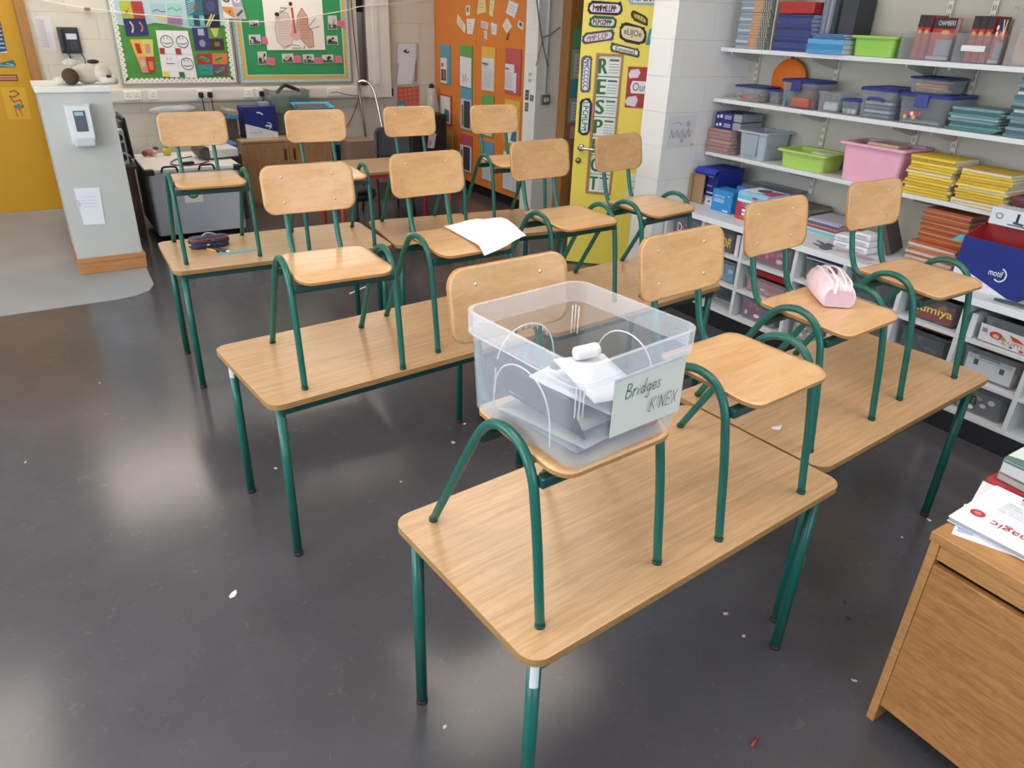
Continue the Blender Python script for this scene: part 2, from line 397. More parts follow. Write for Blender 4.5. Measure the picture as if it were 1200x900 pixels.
# low nib wall beside it
NIBC = mat('bfc2be', .5, 0, .4, .03, 4)
n1 = struct(MB(NIBC).box(.148, .568, 5.83, 6.33, 0, 1.215).build('wall_nib'))
struct(MB(mat('e4e5e0', .45)).box(.135, .575, 5.815, 6.34, 1.2155, 1.25, .004).build('trim_3'))
b = MB(SKIRT); b.box(.138, .582, 5.81, 5.83, .004, .116, .003).box(.568, .582, 5.83, 6.33, .004, .116, .003).box(.136, .584, 5.804, 5.81, .085, .116, .002).box(.138, .148, 5.83, 6.33, .004, .116)
struct(b.build('baseboard_nib'))

# dado trunking along the back wall with sockets
TRK = mat('dad4cc', .45)
b = MB(TRK); b.box(.57, 3.47, 7.885, 7.95, .93, 1.05, .004).box(.57, 3.47, 7.88, 7.886, .945, 1.035, .002); struct(b.build('trim_4'))
b = MB(TRK); b.box(3.27, 3.53, 7.875, 7.95, .925, CEIL, .005).box(3.335, 3.40, 7.868, 7.876, 1.06, CEIL, .002); struct(b.build('trim_5'))
P_ = ywall(7.88)
def socket(x, wd, label, holes, plugs):
    t = thing('wall_socket', label, 'socket', (x, 7.88, .955))
    b = MB(mat('e9e6e0', .35)).box(-wd/2, wd/2, -.012, 0, 0, .08, .004)
    b.use(mat('55524e', .5))
    for hx in holes:
        for dx, dz, sw in ((0, .052, .006), (-.012, .03, .008), (.012, .03, .008)): b.box(hx+dx-sw/2, hx+dx+sw/2, -.0135, -.0118, dz-.003, dz+.003)
    b.build('faceplate', t)
    for hx in holes: MB(mat('f2f0ec', .3)).box(hx-.012, hx+.002, -.017, -.012, .058, .072, .002).build('rocker_switch', t)
socket(.947, .147, 'white double socket on the wall trunking, leftmost one', (-.037, .037), 0)
socket(1.12, .086, 'white single outlet plate on the wall trunking beside the leftmost double socket', (0,), 0)
socket(1.573, .147, 'white double socket on the trunking holding two black plugs', (-.037, .037), 2)
socket(1.99, .086, 'white single outlet plate on the trunking under the green noticeboard', (0,), 0)
socket(2.11, .086, 'white single socket holding one black plug left of the crate', (0,), 1)
socket(2.864, .147, 'white double socket on the trunking right of the blue tray', (-.037, .037), 0)
def plug(x, label, end, dn=-.42):
    t = thing('mains_plug', label, 'plug', (x, 7.866, .99), 0, 'black plugs in the trunking')
    MB(BLACK).box(-.022, .022, -.036, 0, -.026, .024, .008).build('plug_body', t)
    MB(BLACK).tube(catmull([(0, -.03, -.02), (.004, -.04, -.06), (.012, -.03, -.15), (end, -.005, dn*.7), (end+.02, .0, dn)]), .005, 6).build('cable', t)
plug(1.536, 'black plug in the double socket, left one of the pair', .05)
plug(1.62, 'black plug in the double socket, right one of the pair', .06)
plug(2.11, 'black plug alone in the socket left of the crate', .01, -.30)
# dark pipe and thin red cable
b = MB(mat('6b6762', .5)); b.cyl((3.215, 7.9, 1.05), (3.215, 7.9, CEIL), .035, 14); pp = solo(b, 'drain_pipe', 'grey vertical pipe on the back wall right of the green noticeboard', 'pipe')
bb = MB(BLACK); bb.cyl((0, 0, .70), (0, 0, 1.2), .0365, 14); bb.build('pipe_sleeve', pp)['label'] = 'black sleeve'
b = MB(mat('7a3b34', .6)); b.tube(catmull([(3.13, 7.935, CEIL-.02), (3.14, 7.935, 1.9), (3.16, 7.935, 1.4), (3.16, 7.87, 1.05), (3.14, 7.868, .93), (3.07, 7.93, .72), (2.98, 7.935, .6), (2.9, 7.935, .5)]), .005, 6)
solo(b, 'red_cable', 'thin dark red cable hanging down the wall beside the pipe', 'cable')
b = MB(mat('7a3b34', .6)); b.tube(catmull([(2.83, 7.868, .985), (2.9, 7.866, .99), (3.0, 7.866, .965), (3.14, 7.866, .95)]), .004, 6)
solo(b, 'loose_wire', 'short reddish wire running along the trunking from the right double socket', 'wire')
# light string across the back wall
b = MB(mat('ece6dc', .6)); b.tube(catmull([(.27, 7.93, 1.78), (.6, 7.92, 1.715), (1.2, 7.885, 1.66), (2.2, 7.88, 1.635), (3.0, 7.88, 1.75), (3.2, 7.86, 1.80), (3.6, 7.86, 1.84), (4.02, 7.86, 1.9)]), .004, 6)
st = solo(b, 'paper_string', 'white string stretched across the back wall over the noticeboards', 'string')
solo(MB(mat('8f7566', .6)).box(.70, .745, 7.905, 7.93, 1.68, 1.705, .003), 'clothes_peg', 'small brown peg on the white string above the phone', 'peg')

# ceiling lights (light the room; out of frame)
for x, y in LAMP_SPOTS:
    t = thing('ceiling_light', 'flat white ceiling light panel above the classroom', 'light', (x, y, CEIL), 0, 'ceiling panels')
    MB(WHITE).box(-.62, .62, -.62, .62, -.03, 0).build('frame', t)
    MB(mat('fff4e6', .5, emit=LAMP_STRENGTH)).box(-.59, .59, -.59, .59, -.034, -.0305).build('diffuser', t)
t = thing('ceiling_light', 'flat white ceiling light panel in the corridor beyond the yellow door', 'light', (5.3, 6.2, CEIL))
MB(WHITE).box(-.32, .32, -.32, .32, -.03, 0).build('frame', t)
MB(mat('fff4e6', .5, emit=4.0)).box(-.29, .29, -.29, .29, -.034, -.0305).build('diffuser', t)

# ================================================================ SCHOOL TABLES
HT = .6327; TL, TW = 1.1, .56
def make_table(label, loc, rz, frame_up=False):
    t = thing('school_table', label, 'table', loc, rz, 'school tables with green frames')
    b = MB(OAK)
    b.prism(rrect(TL/2, TW/2, .045, 6), lambda u, v, q: (u, v, q), HT-.019, HT, side=OAKEDGE); b.build('tabletop', t)
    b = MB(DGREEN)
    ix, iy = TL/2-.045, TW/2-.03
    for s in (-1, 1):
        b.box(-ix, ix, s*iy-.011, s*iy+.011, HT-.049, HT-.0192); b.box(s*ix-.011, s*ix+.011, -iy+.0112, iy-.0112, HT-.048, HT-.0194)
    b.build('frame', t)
    for sx in (-1, 1):
        for sy in (-1, 1):
            x, y = sx*(TL/2-.045), sy*(TW/2-.045)
            lg = MB(GREEN).cyl((x, y, .012), (x, y, HT-.0194), .0155, 14).build('leg', t)
            MB(mat('3a1f1c', .6)).cyl((x, y, 0), (x, y, .0125), .0165, 14).build('foot_cap', lg)
    return t
T0 = make_table('oak-topped school table with green legs in front, carrying the clear box chair', (1.1306, 1.1151, 0), .0743)
TB = {'A': T0}
for n, xyz, a, lab in (('B', (.9945, 2.3825, 0), .0848, 'oak-topped school table in the middle row, left one with the sticker on its leg'),
                       ('C', (2.2336, 1.2655, 0), .0712, 'oak-topped school table with the pink pencil case chair, beside the white shelves'),
                       ('D', (2.123, 2.4517, 0), .0974, 'oak-topped school table half hidden behind the clear plastic box, in front of the yellow door'),
                       ('E', (1.0200, 3.8299, 0), -.0334, 'oak-topped school table in the back row with the dark patterned pencil case'),
                       ('F', (2.146, 3.7325, 0), -.1219, 'oak-topped school table in the back row, nearest the orange cupboard')):
    TB[n] = dup(T0, xyz, a, lab)
# stickers and torn tape on three legs
def sticker(tb, sx, sy, z0, z1, label, ang):
    x, y = sx*(TL/2-.045), sy*(TW/2-.045); r = .0162; b = MB(mat('d8dad8', .6)); L = []
    for k in range(5):
        a = ang-.6+1.2*k/4; L.append((x+r*math.cos(a), y+r*math.sin(a)))
    for p, q in zip(L, L[1:]): b.quad((*p, z0), (*q, z0), (*q, z1), (*p, z1))
    b.build('leg_sticker', TB[tb])['label'] = label
sticker('B', -1, 1, .52, .565, 'small white sticker', PI*1.25); sticker('A', -1, -1, .52, .60, 'torn white tape', PI*1.3); sticker('A', 1, -1, .33, .37, 'torn white tape', PI*1.75)

# ================================================================ SCHOOL CHAIRS
def make_chair(label, loc, rz):
    t = thing('school_chair', label, 'chair', loc, rz, 'beech chairs put up on the tables')
    # seat
    def seat(u, v, q): return (u, v, .371 + q - .006*max(0, (-.10-v)/.12)**2*2 - .004*(1-(u/.16)**2))
    o = [(-.150, .075), (-.159, -.222)]
    hw = lambda v: .150+.009*(.075-v)/.297
    pts = []
    for cx, cy, a0, r in ((.150-.035, .075-.035, 0, .035), (-.150+.035, .075-.035, PI/2, .035), (-.159+.045, -.225+.045, PI, .045), (.159-.045, -.225+.045, 1.5*PI, .045)):
        for i in range(7): pts.append((cx+r*math.cos(a0+PI/2*i/6), cy+r*math.sin(a0+PI/2*i/6)))
    MB(BEECH).prism(pts, seat, -.0045, .0045, side=PLY, levels=(1, .93, .8, .6, .35)).build('seat', t)
    # backrest
    def back(u, v, q):
        z = .568 + v*.975; return (u, .152 + v*.17 - q + .012*(1-(u/.16)**2), z)
    bk = MB(BEECH_B).prism(rrect(.159, .081, .038, 7), back, -.0045, .0045, side=PLY, levels=(1, .94, .8, .6, .35)).build('backrest', t)
    for sx in (-1, 1):
        for sz in (-1, 1):
            p = Vector(back(sx*.087, sz*.042, .0045)); MB(STEEL).ball(p, .0048, (1, .5, 1), 10, 6).build('screw', bk)
    for sx in (-1, 1):
        x = sx*.173
        path = [(-.2135, .006), (-.203, .09), (-.192, .18), (-.176, .28), (-.162, .34), (-.130, .385), (-.080, .402), (-.028, .390), (.012, .352), (.060, .272), (.135, .137), (.2085, .006)]
        MB(GREEN).tube([Vector((x, p[0], p[1])) for p in catmull([(a, c, 0) for a, c in path], 4)], .0105, 12).build('leg_arch', t)
        for y, dy in ((-.2135, .0005), (.2085, -.003)): MB(mat('0b3a34', .45)).cyl((x, y-dy*.5, 0), (x, y-dy*.5, .008), .0112, 12).build('foot_cap', t)
        px = sx*.085
        MB(GREEN).tube(catmull([(px, .183, .625), (px, .166, .52), (px, .148, .44), (px, .130, .385), (px, .108, .352), (px, .07, .340), (px, -.02, .340), (px, -.168, .340)], 4), .0095, 10).build('backrest_post', t)
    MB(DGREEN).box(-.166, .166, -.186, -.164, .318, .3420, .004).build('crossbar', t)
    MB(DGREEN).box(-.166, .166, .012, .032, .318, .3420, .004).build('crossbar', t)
    return t
CH = [(1, .7195, 3.8706, -.0487, 'beech chair on the back left table, with the dark pencil case beneath it'),
 (2, 1.3106, 3.7901, -.0932, 'beech chair on the back left table, in front of the brown cabinet'),
 (3, 1.8785, 3.8142, -.0186, 'beech chair in the back row in front of the grey plastic chair and black box'),
 (4, 2.4017, 3.7589, -.0703, 'beech chair in the back row in front of the orange cupboard folders'),
 (5, .7862, 2.3354, -.043, 'beech chair in the middle row, leftmost there, light shining on its seat'),
 (6, 1.2880, 2.4035, .0412, 'beech chair with a white sheet of paper on its seat'),
 (7, 1.885, 2.503, .045, 'beech chair in the middle row just left of the yellow door'),
 (8, 2.3600, 2.5230, .1340, 'beech chair in the middle row nearest the white pillar'),
 (9, .8347, 1.0990, .0636, 'beech chair carrying the big clear plastic box'),
 (10, 1.3660, 1.1087, .0754, 'beech chair with empty seat right of the clear plastic box'),
 (11, 1.9138, 1.2580, .0712, 'beech chair with the pink pencil case on its seat'),
 (12, 2.4890, 1.3064, -.0014, 'beech chair nearest the white shelves, in front of the open blue box')]
CHAIR = {}
for n, x, y, a, lab in CH:
    if n == 1: CHAIR[n] = C0 = make_chair(lab, (x, y, HT+.0012), a)
    else: CHAIR[n] = dup(C0, (x, y, HT+.0012), a, lab)
SEAT = HT + .3755

# ================================================================ NOTICEBOARDS AND THE BACK OF THE ROOM
BP = ywall(7.925)
def noticeboard(name, label, x0, x1, z0, z1, layers, border, dots, bw, inset):
    t = thing(name, label, 'noticeboard', ((x0+x1)/2, 7.95, z0)); cx = (x0+x1)/2
    L = Pl((-cx, -.025, -z0), (1, 0, 0), (0, 0, 1))
    b = MB(mat('a9a69f', .35, .6))
    for q in ((x0, x0+.022, z0, z1), (x1-.022, x1, z0, z1), (x0+.022, x1-.022, z0, z0+.022), (x0+.022, x1-.022, z1-.022, z1)): b.box(q[0]-cx, q[1]-cx, -.032, 0, q[2]-z0, q[3]-z0, .003)
    b.build('frame', t)
    b = MB(layers[0]); b.prism([(x0+.02, z0+.02), (x1-.02, z0+.02), (x1-.02, z1-.02), (x0+.02, z1-.02)], lambda u, v, q: L(u, v, q), -.02, 0)
    b.build('backing', t)
    for k, (m, pts) in enumerate(layers[1:]):
        b = MB(m); b.prism(pts, lambda u, v, q: L(u, v, q), .0002+.001*k, .001+.001*k); b.build('backing_paper', t)
    for bi, (bm_, dm, ins, wd) in enumerate(border):
        b = MB(bm_); D = []; a0, a1, c0, c1 = x0+ins, x1-ins, z0+ins, z1-ins; lo = .003+.001*bi
        for q in ((a0, a0+wd, c0, c1), (a1-wd, a1, c0, c1), (a0+wd, a1-wd, c0, c0+wd), (a0+wd, a1-wd, c1-wd, c1)):
            b.prism([(q[0], q[2]), (q[1], q[2]), (q[1], q[3]), (q[0], q[3])], lambda u, v, w_: L(u, v, w_), lo, lo+.0012)
        if dm:
            r = .021
            def along(p0, p1, n_):
                d = Vector(p1)-Vector(p0); n = int(d.length/(2*r))
                for k in range(n+1):
                    c = Vector(p0)+d*(k/n); D.append(c - Vector(n_)*.006)
                    b.prism([(c.x+r*math.cos(2*PI*i/10), c.y+r*math.sin(2*PI*i/10)) for i in range(10)], lambda u, v, w_: L(u, v, w_), lo-.0004, lo+.0009)
            along((a0+wd, c0+wd), (a0+wd, c1-wd), (1, 0)); along((a1-wd, c0+wd), (a1-wd, c1-wd), (-1, 0)); along((a0+wd, c0+wd), (a1-wd, c0+wd), (0, 1))
            b.use(dm)
            for c in D: b.prism([(c.x+.005*math.cos(PI/3*i), c.y+.005*math.sin(PI/3*i)) for i in range(6)], lambda u, v, w_: L(u, v, w_), lo+.0014, lo+.0018)
        b.build('border', t)
    return t
SKY = mat('b7cfd6', .75); GRASS = mat('4f8f3f', .75, 0, .5, .12, 9)
wave = [(.905, 1.585), (1.0, 1.57), (1.12, 1.575), (1.25, 1.60), (1.4, 1.58), (1.55, 1.56), (1.7, 1.575), (1.89, 1.60), (1.89, 2.23), (.905, 2.23)]
noticeboard('noticeboard', 'left noticeboard with green and pale blue backing and white scalloped border', .88, 1.918, 1.074, 2.25,
            [GRASS, (SKY, wave)], [(mat('e6e4da', .7), mat('4d6a48', .7), .022, .022)], None, 0, 0)
noticeboard('noticeboard', 'right noticeboard with green backing, yellow edge and a drawing of lungs', 1.926, 3.105, 1.07, 2.25,
            [mat('2f8f55', .75)], [(mat('a8c8cf', .7), mat('6f8f98', .7), .02, .028), (mat('d6a63f', .7), None, .048, .030), (mat('a8c8cf', .7), None, .078, .012)], None, 0, 0)
# artwork on the left board
G = 'artwork on the left noticeboard'
def art(q, col, w=.006): return Sheet(BP, q, col, w)
s = art([(.994, 1.49), (1.179, 1.498), (1.168, 1.77), (.982, 1.763)], '2b3268')
s.rect(0, .5, .5, 1, 'b3b83e').rect(.5, .5, 1, 1, 'b23a38').poly([(.12, .78), (.25, .72), (.4, .85), (.27, .68), (.38, .6), (.24, .64), (.14, .6), (.2, .7)], '9a3c2c').poly([(.62, .72), (.74, .66), (.86, .78), (.74, .62)], '8a6a5a')
s.line([(.28, .4), (.36, .3), (.36, .2), (.28, .1)], .014, 'e0c79a').line([(.7, .38), (.78, .3), (.78, .2), (.7, .12)], .014, 'c98f6a').done('painted_bird_sheet', 'four-panel bird drawing in yellow, red and navy on the left noticeboard', 'drawing', G)
s = art([(1.224, 1.60), (1.48, 1.585), (1.49, 1.768), (1.234, 1.753)], 'c3d3d8')
s.rect(0, .45, .48, 1, 'a9c2cf').rect(.52, .45, 1, 1, '9fd0c6').poly([(.02, .42), (.48, .4), (.46, .1), (.2, .25)], 'd9c25e').rect(.5, .02, 1, .42, 'b78fb5').line([(.05, .6), (.2, .7), (.35, .58), (.47, .62)], .006, '4d5f70').line([(.55, .7), (.7, .8), (.85, .66), (.98, .75)], .006, '3f8d7f').scrawl(.54, .05, .98, .38, 4, .005, '93608f', 3)
s.done('landscape_drawing', 'pastel four-panel landscape drawing at the top of the left noticeboard', 'drawing', G)
s = art([(1.54, 1.586), (1.814, 1.577), (1.826, 1.815), (1.536, 1.794)], '2f6f7c')
for k in range(7): s.line([(.02, .45+k*.08), (.28, .62+k*.08 if k < 5 else 1)], .006, '9fd0d0')
s.rect(.5, .5, 1, 1, '3b4150').oval(.75, .75, .15, .18, '4a4a8a').rect(0, 0, .5, .4, '6fb9b6').rect(.15, .0, .35, .4, '2a4a56').poly([(.5, 0), (1, 0), (1, .46), (.5, .46)], '23242c').line([(.55, .02), (.75, .44)], .014, 'd7c77a').line([(.62, .02), (.84, .44)], .008, 'e2e2d0').poly([(.2, .6), (.3, .95), (.4, .6)], '7b5a4a').done('hatched_drawing', 'dark hatched four-panel drawing in teal and navy at the top of the left noticeboard', 'drawing', G)
s = art([(1.86, 1.655), (2.064, 1.651), (2.03, 1.85), (1.845, 1.85)], 'e4e2e0', .012)
s.rect(.52, .5, 1, 1, 'a9a5c0').rect(.52, 0, 1, .48, 'b8b8b8').poly([(0, .5), (.5, .5), (.5, .02), (.3, .1), (0, .35)], 'e08a3a').oval(.26, .78, .16, .09, '35352f').oval(.26, .78, .08, .04, 'a5a59a').oval(.77, .78, .16, .09, 'e2e2ea').oval(.77, .78, .04, .03, '7a6aa0').line([(.62, .15), (.9, .36)], .02, '4f5a4a').oval(.3, .3, .05, .05, '7a4a20')
s.done('leaf_drawing', 'four-panel leaf drawing with a curling orange corner between the two noticeboards', 'drawing', G)
s = art([(1.068, 1.185), (1.175, 1.185), (1.204, 1.464), (1.013, 1.461)], 'e6b24c')
s.rect(.5, .5, 1, 1, 'c9cf62').rect(.5, 0, 1, .48, 'b52f35').rect(0, 0, .48, .48, 'd98a8f').rect(.14, .58, .38, .88, 'b5332f').rect(.6, .58, .84, .86, 'd98597').rect(.62, .08, .92, .34, 'd7823a').poly([(.12, .15), (.4, .2), (.36, .4), (.1, .36)], 'c9c07a').done('square_collage', 'pink, orange and red collage of squares on the left noticeboard', 'collage', G)
s = art([(1.237, 1.148), (1.54, 1.135), (1.517, 1.54), (1.242, 1.539)], 'e9e7ea')
s.line([(0, .5), (1, .5)], .003, 'bdbabf').line([(.5, 0), (.5, 1)], .003, 'bdbabf')
for a, c, big in ((.28, .77, 1), (.76, .77, 1), (.78, .30, 1), (.28, .33, 0)):
    if big: s.ring(a, c, .18, .125, .006, '2c2c30')
    s.line([(a-.07, c+.05), (a-.07, c+.085)], .005, '2c2c30').line([(a+.03, c+.05), (a+.03, c+.085)], .005, '2c2c30')
    s.line([(a-.11, c-.03), (a-.02, c-.05 if big else c-.03), (a+.12, c-.03)], .006, '2c2c30')
s.rect(.02, .50, .17, .63, 'b3333c').rect(.5, .5, .66, .63, 'b3333c').rect(.02, .0, .18, .12, 'd6d84a').rect(.48, .01, .64, .12, '3f6a3c').done('smiley_drawing', 'white sheet with four round smiling faces on the left noticeboard', 'drawing', G)
s = art([(1.559, 1.38), (1.825, 1.382), (1.824, 1.572), (1.556, 1.566)], '34376e')
s.rect(.52, .52, 1, 1, '5f8a3a').rect(.52, 0, 1, .48, '3a3228').rect(.18, .66, .38, .95, 'b9b4c0').oval(.27, .3, .1, .17, '8f8fa5').rect(.68, .16, .86, .36, '8a6a55').poly([(.62, .98), (.9, .98), (.8, .6), (.7, .6)], 'c2c06a').done('dark_blue_drawing', 'navy and green four-panel drawing on the right of the left noticeboard', 'drawing', G)
s = art([(1.554, 1.156), (1.823, 1.162), (1.843, 1.353), (1.567, 1.346)], '2f8f92')
s.rect(0, .5, .5, 1, 'a8323a').rect(.5, .5, 1, 1, 'd4763a').rect(.5, 0, 1, .5, '7d3f6a')
for a, c, r_ in ((.25, .75, 1), (.72, .75, -1), (.26, .26, 1), (.74, .24, -1)): s.poly([(a-.18, c+.06*r_), (a-.1, c+.16*r_), (a+.18, c-.04*r_), (a+.1, c-.14*r_)], '3fae5a').line([(a-.12, c+.05*r_), (a+.1, c-.05*r_)], .008, '175a2a')
s.done('neon_drawing', 'orange, red and teal four-panel drawing with green shapes at the corner of the left noticeboard', 'drawing', G)
# lungs poster, photos and pink notes on the right board
s = art([(2.233, 1.383), (2.826, 1.392), (2.829, 2.02), (2.235, 2.02)], 'ece4db')
lu = [(.18, .12), (.27, .04), (.42, .08), (.46, .2), (.45, .36), (.40, .52), (.28, .56), (.2, .46), (.16, .3)]; ru = [(.54, .2), (.62, .12), (.72, .03), (.80, .05), (.80, .26), (.73, .34), (.73, .48), (.64, .60), (.55, .48), (.53, .34)]
s.poly(lu, 'ddc6bd').line(lu + lu[:1], .005, 'a5948c').poly(ru, 'cba390').line(ru + ru[:1], .006, '8d6f62').oval(.5, .22, .09, .08, 'd3a8a2').poly([(.47, .24), (.52, .24), (.49, .60), (.455, .60)], 'c0584a').line([(.28, .02), (.42, .08), (.55, .06)], .006, '9c7f76')
s.scrawl(.22, .14, .42, .48, 9, .003, 'b8a096', 5).scrawl(.57, .16, .72, .5, 9, .005, 'b3764f', 6)
for a0, b0, a1, b1 in ((.72, .34, .84, .46), (.72, .30, .90, .34), (.25, .52, .36, .58)): s.line([(a0, b0), (a1, b1)], .006, '6a5f5c')
s.oval(.20, .50, .04, .03, '2f2a2a').oval(.44, .65, .03, .03, '2f2a2a').rect(.40, .015, .56, .04, 'b0a59f').rect(.26, .58, .38, .6, '9c928c').line([(.6, .02), (.62, .06)], .008, '2f2a2a')
s.done('lungs_poster', 'big cream poster with a hand-drawn pair of lungs on the right noticeboard', 'poster')
G = 'photos on the lungs noticeboard'; G2 = 'pink notes on the lungs noticeboard'
PH = [([(2.088, 1.583), (2.176, 1.591), (2.177, 1.648), (2.09, 1.641)], 'small photo at the upper left of the lungs poster'), ([(2.068, 1.428), (2.18, 1.433), (2.182, 1.522), (2.068, 1.517)], 'small photo at the middle left of the lungs poster, beside a pink note'),
      ([(2.131, 1.252), (2.215, 1.255), (2.223, 1.372), (2.133, 1.368)], 'upright small photo at the lower left below the lungs poster'), ([(2.372, 1.268), (2.487, 1.274), (2.489, 1.355), (2.373, 1.351)], 'small photo below the lungs poster, first of the bottom three'),
      ([(2.586, 1.263), (2.702, 1.263), (2.701, 1.351), (2.585, 1.347)], 'small photo below the lungs poster, middle of the bottom three'), ([(2.785, 1.266), (2.906, 1.269), (2.906, 1.349), (2.786, 1.343)], 'small photo below the lungs poster, last of the bottom three'),
      ([(2.874, 1.579), (2.97, 1.582), (2.974, 1.711), (2.878, 1.706)], 'upright small photo at the upper right of the lungs poster'), ([(2.849, 1.439), (2.97, 1.441), (2.966, 1.526), (2.85, 1.521)], 'small photo at the middle right of the lungs poster')]
for k, (q, lab) in enumerate(PH):
    r = random.Random(k); s = Sheet(BP, q, 'cfc9c4', .003)
    s.poly([(.05, .05), (.95, .05), (.95, .3), (.6, .45), (.3, .35), (.05, .5)], '57555e')
    for j in range(5): a, c = r.uniform(.2, .8), r.uniform(.25, .75); s.oval(a, c, .12, .16, r.choice(['2b2b30', '3a3a48', '8d8a92', 'b9aaa2']), 8)
    s.done('photo_print', lab, 'photo', G)
NT = [([(2.192, 1.44), (2.251, 1.437), (2.241, 1.502), (2.194, 1.501)], 'pink note beside the middle left photo of the lungs board'), ([(2.217, 1.252), (2.292, 1.24), (2.296, 1.312), (2.225, 1.317)], 'pink note beside the lower left upright photo of the lungs board'),
      ([(2.49, 1.271), (2.565, 1.269), (2.564, 1.336), (2.493, 1.335)], 'pink note after the first of the bottom three photos'), ([(2.705, 1.26), (2.776, 1.26), (2.772, 1.32), (2.708, 1.32)], 'pink note after the middle of the bottom three photos'),
      ([(2.919, 1.267), (2.999, 1.269), (2.995, 1.338), (2.921, 1.338)], 'pink note at the bottom right corner of the lungs board'), ([(2.973, 1.615), (3.063, 1.6), (3.054, 1.662), (2.973, 1.667)], 'pink note sticking over the right border of the lungs board')]
for k, (q, lab) in enumerate(NT): Sheet(BP, q, 'e0708c', .009).scrawl(.15, .2, .85, .8, 3, .003, 'c25c78', k).done('sticky_note', lab, 'note', G2)

# things on the back wall left and right of the boards
W7 = ywall(7.949)
s = Sheet(W7, [(.330, 1.356), (.425, 1.358), (.434, 1.629), (.290, 1.629)], 'dcd6d8'); s.q = [(.315, 1.37), (.42, 1.37), (.425, 1.62), (.30, 1.62)]
s.scrawl(.1, .06, .5, .94, 14, .004, 'b0aab0', 4).rect(.5, .06, .56, .94, 'c5bfc5').done('notice_sheet', 'white typed notice on the wall left of the black phone', 'paper')
t = thing('wall_phone', 'black wall phone with keypad above the nib wall', 'phone', (.535, 7.95, 1.338))
b = MB(mat('25262b', .4)); b.box(-.078, .082, -.045, 0, .005, .21, .008); b.build('phone_body', t)
b = MB(mat('1a1b1f', .35)); b.box(-.074, -.038, -.068, -.0455, .015, .2, .008); b.build('handset', t)
MB(mat('cfd4da', .3)).box(-.02, .06, -.048, -.0455, .115, .16, .001).build('display', t)
for i in range(4):
    for j in range(3): MB(mat('4b4d55', .5)).box(.0+j*.02, .013+j*.02, -.0485, -.0455, .03+i*.019, .042+i*.019, .001).build('key', t)
MB(BLACK).tube(catmull([(.07, -.02, .01), (.09, -.02, -.06), (.05, -.03, -.12), (.0, -.02, -.09), (-.03, -.02, .005)]), .004, 6).build('cord', t)
s = Sheet(W7, [(.50, 1.275), (.60, 1.272), (.602, 1.332), (.50, 1.334)], 'd9d6ca').scrawl(.1, .2, .9, .8, 2, .004, 'a9a69a', 2).done('phone_list', 'small cream card on the wall just below the phone', 'card')
s = Sheet(W7, [(3.606, 1.06), (3.866, 1.058), (3.889, 1.47), (3.635, 1.47)], 'b5b0b5', .012); s.rect(.06, .5, .9, .98, 'dad6da').poly([(.3, .8), (.5, .86), (.46, .78), (.62, .8), (.55, .74), (.36, .76)], '3a3a42').rect(.90, .05, .96, .6, '9a4a48').done('hanging_papers', 'sheaf of white papers hung on the back wall left of the orange cupboard', 'papers')
Sheet(W7, [(3.62, 1.05), (3.80, 1.05), (3.86, 1.32), (3.665, 1.33)], 'dedbe0', .016).done('loose_sheet', 'white sheet hanging over the sheaf of papers on the back wall', 'paper')
s = Sheet(W7, [(3.618, .80), (3.892, .80), (3.897, 1.025), (3.624, 1.025)], 'd8735c', .004)
for k in range(4): s.line([(0, .3+.2*k), (1, .42+.2*k)], .006, 'a84a3c')
for k in range(5): s.line([(.1+.2*k, .2), (.05+.2*k, 1)], .005, 'a84a3c')
s.poly([(0, 0), (.45, 0), (.38, .25), (.2, .38), (0, .34)], '5f8fae').rect(.04, 0, .3, .14, 'c9d4da').done('brick_drawing', 'orange brick-pattern drawing on the back wall above a chair back', 'drawing')
MB(BLACK).box(3.56, 3.575, 7.935, 7.949, .93, 1.01, .002).build('wall_marker', None, True)
tag(bpy.data.objects['wall_marker'], 'small black strip on the back wall left of the brick drawing', 'strip')
# roll of clear plastic sheeting in the corner
b = MB(clear('sheeting', 'cfccc4', .6)); L = []
for z, r in ((.0, .07), (.3, .075), (.6, .06), (.8, .075), (.95, .06), (1.02, .05)): L.append([(3.99+r*(1+.18*math.sin(3*k+z*9))*math.cos(2*PI*k/14), 7.82+r*math.sin(2*PI*k/14), z) for k in range(14)])
b.rings(L); b.use(BLACK).lathe([(.001, 1.0205), (.03, 1.0205), (.03, 1.05), (.012, 1.065)], (3.99, 7.82), 12); solo(b, 'plastic_roll', 'tall milky plastic roll with a black cap in the corner by the orange cupboard', 'roll')

# papers on the yellow left door
DP = ywall(7.9545)
s = Sheet(DP, [(-.14, 1.34), (.058, 1.341), (.065, 1.58), (-.14, 1.579)], '2f5a7c'); s.rect(0, .5, 1, 1, '4b3f58').scrawl(.4, .1, .95, .9, 6, .012, 'a9b8d0', 2).poly([(.6, 0), (1, .06), (1, 0)], 'cfd8d8').done('door_poster', 'purple and blue poster on the yellow-orange left door', 'poster')
s = Sheet(DP, [(-.14, 1.228), (.082, 1.228), (.10, 1.25), (.085, 1.288), (-.14, 1.288)][:4], '35707c'); s.scrawl(.3, .2, .9, .8, 2, .008, '9cc0c4', 3).done('door_banner', 'teal paper banner on the yellow-orange left door', 'banner')
s = Sheet(DP, [(-.14, 1.121), (.085, 1.12), (.088, 1.172), (-.14, 1.173)], '8a4a30'); s.scrawl(.3, .15, .95, .85, 2, .01, 'd0a080', 4).done('door_banner', 'brown and red paper strip below the teal banner on the left door', 'banner')
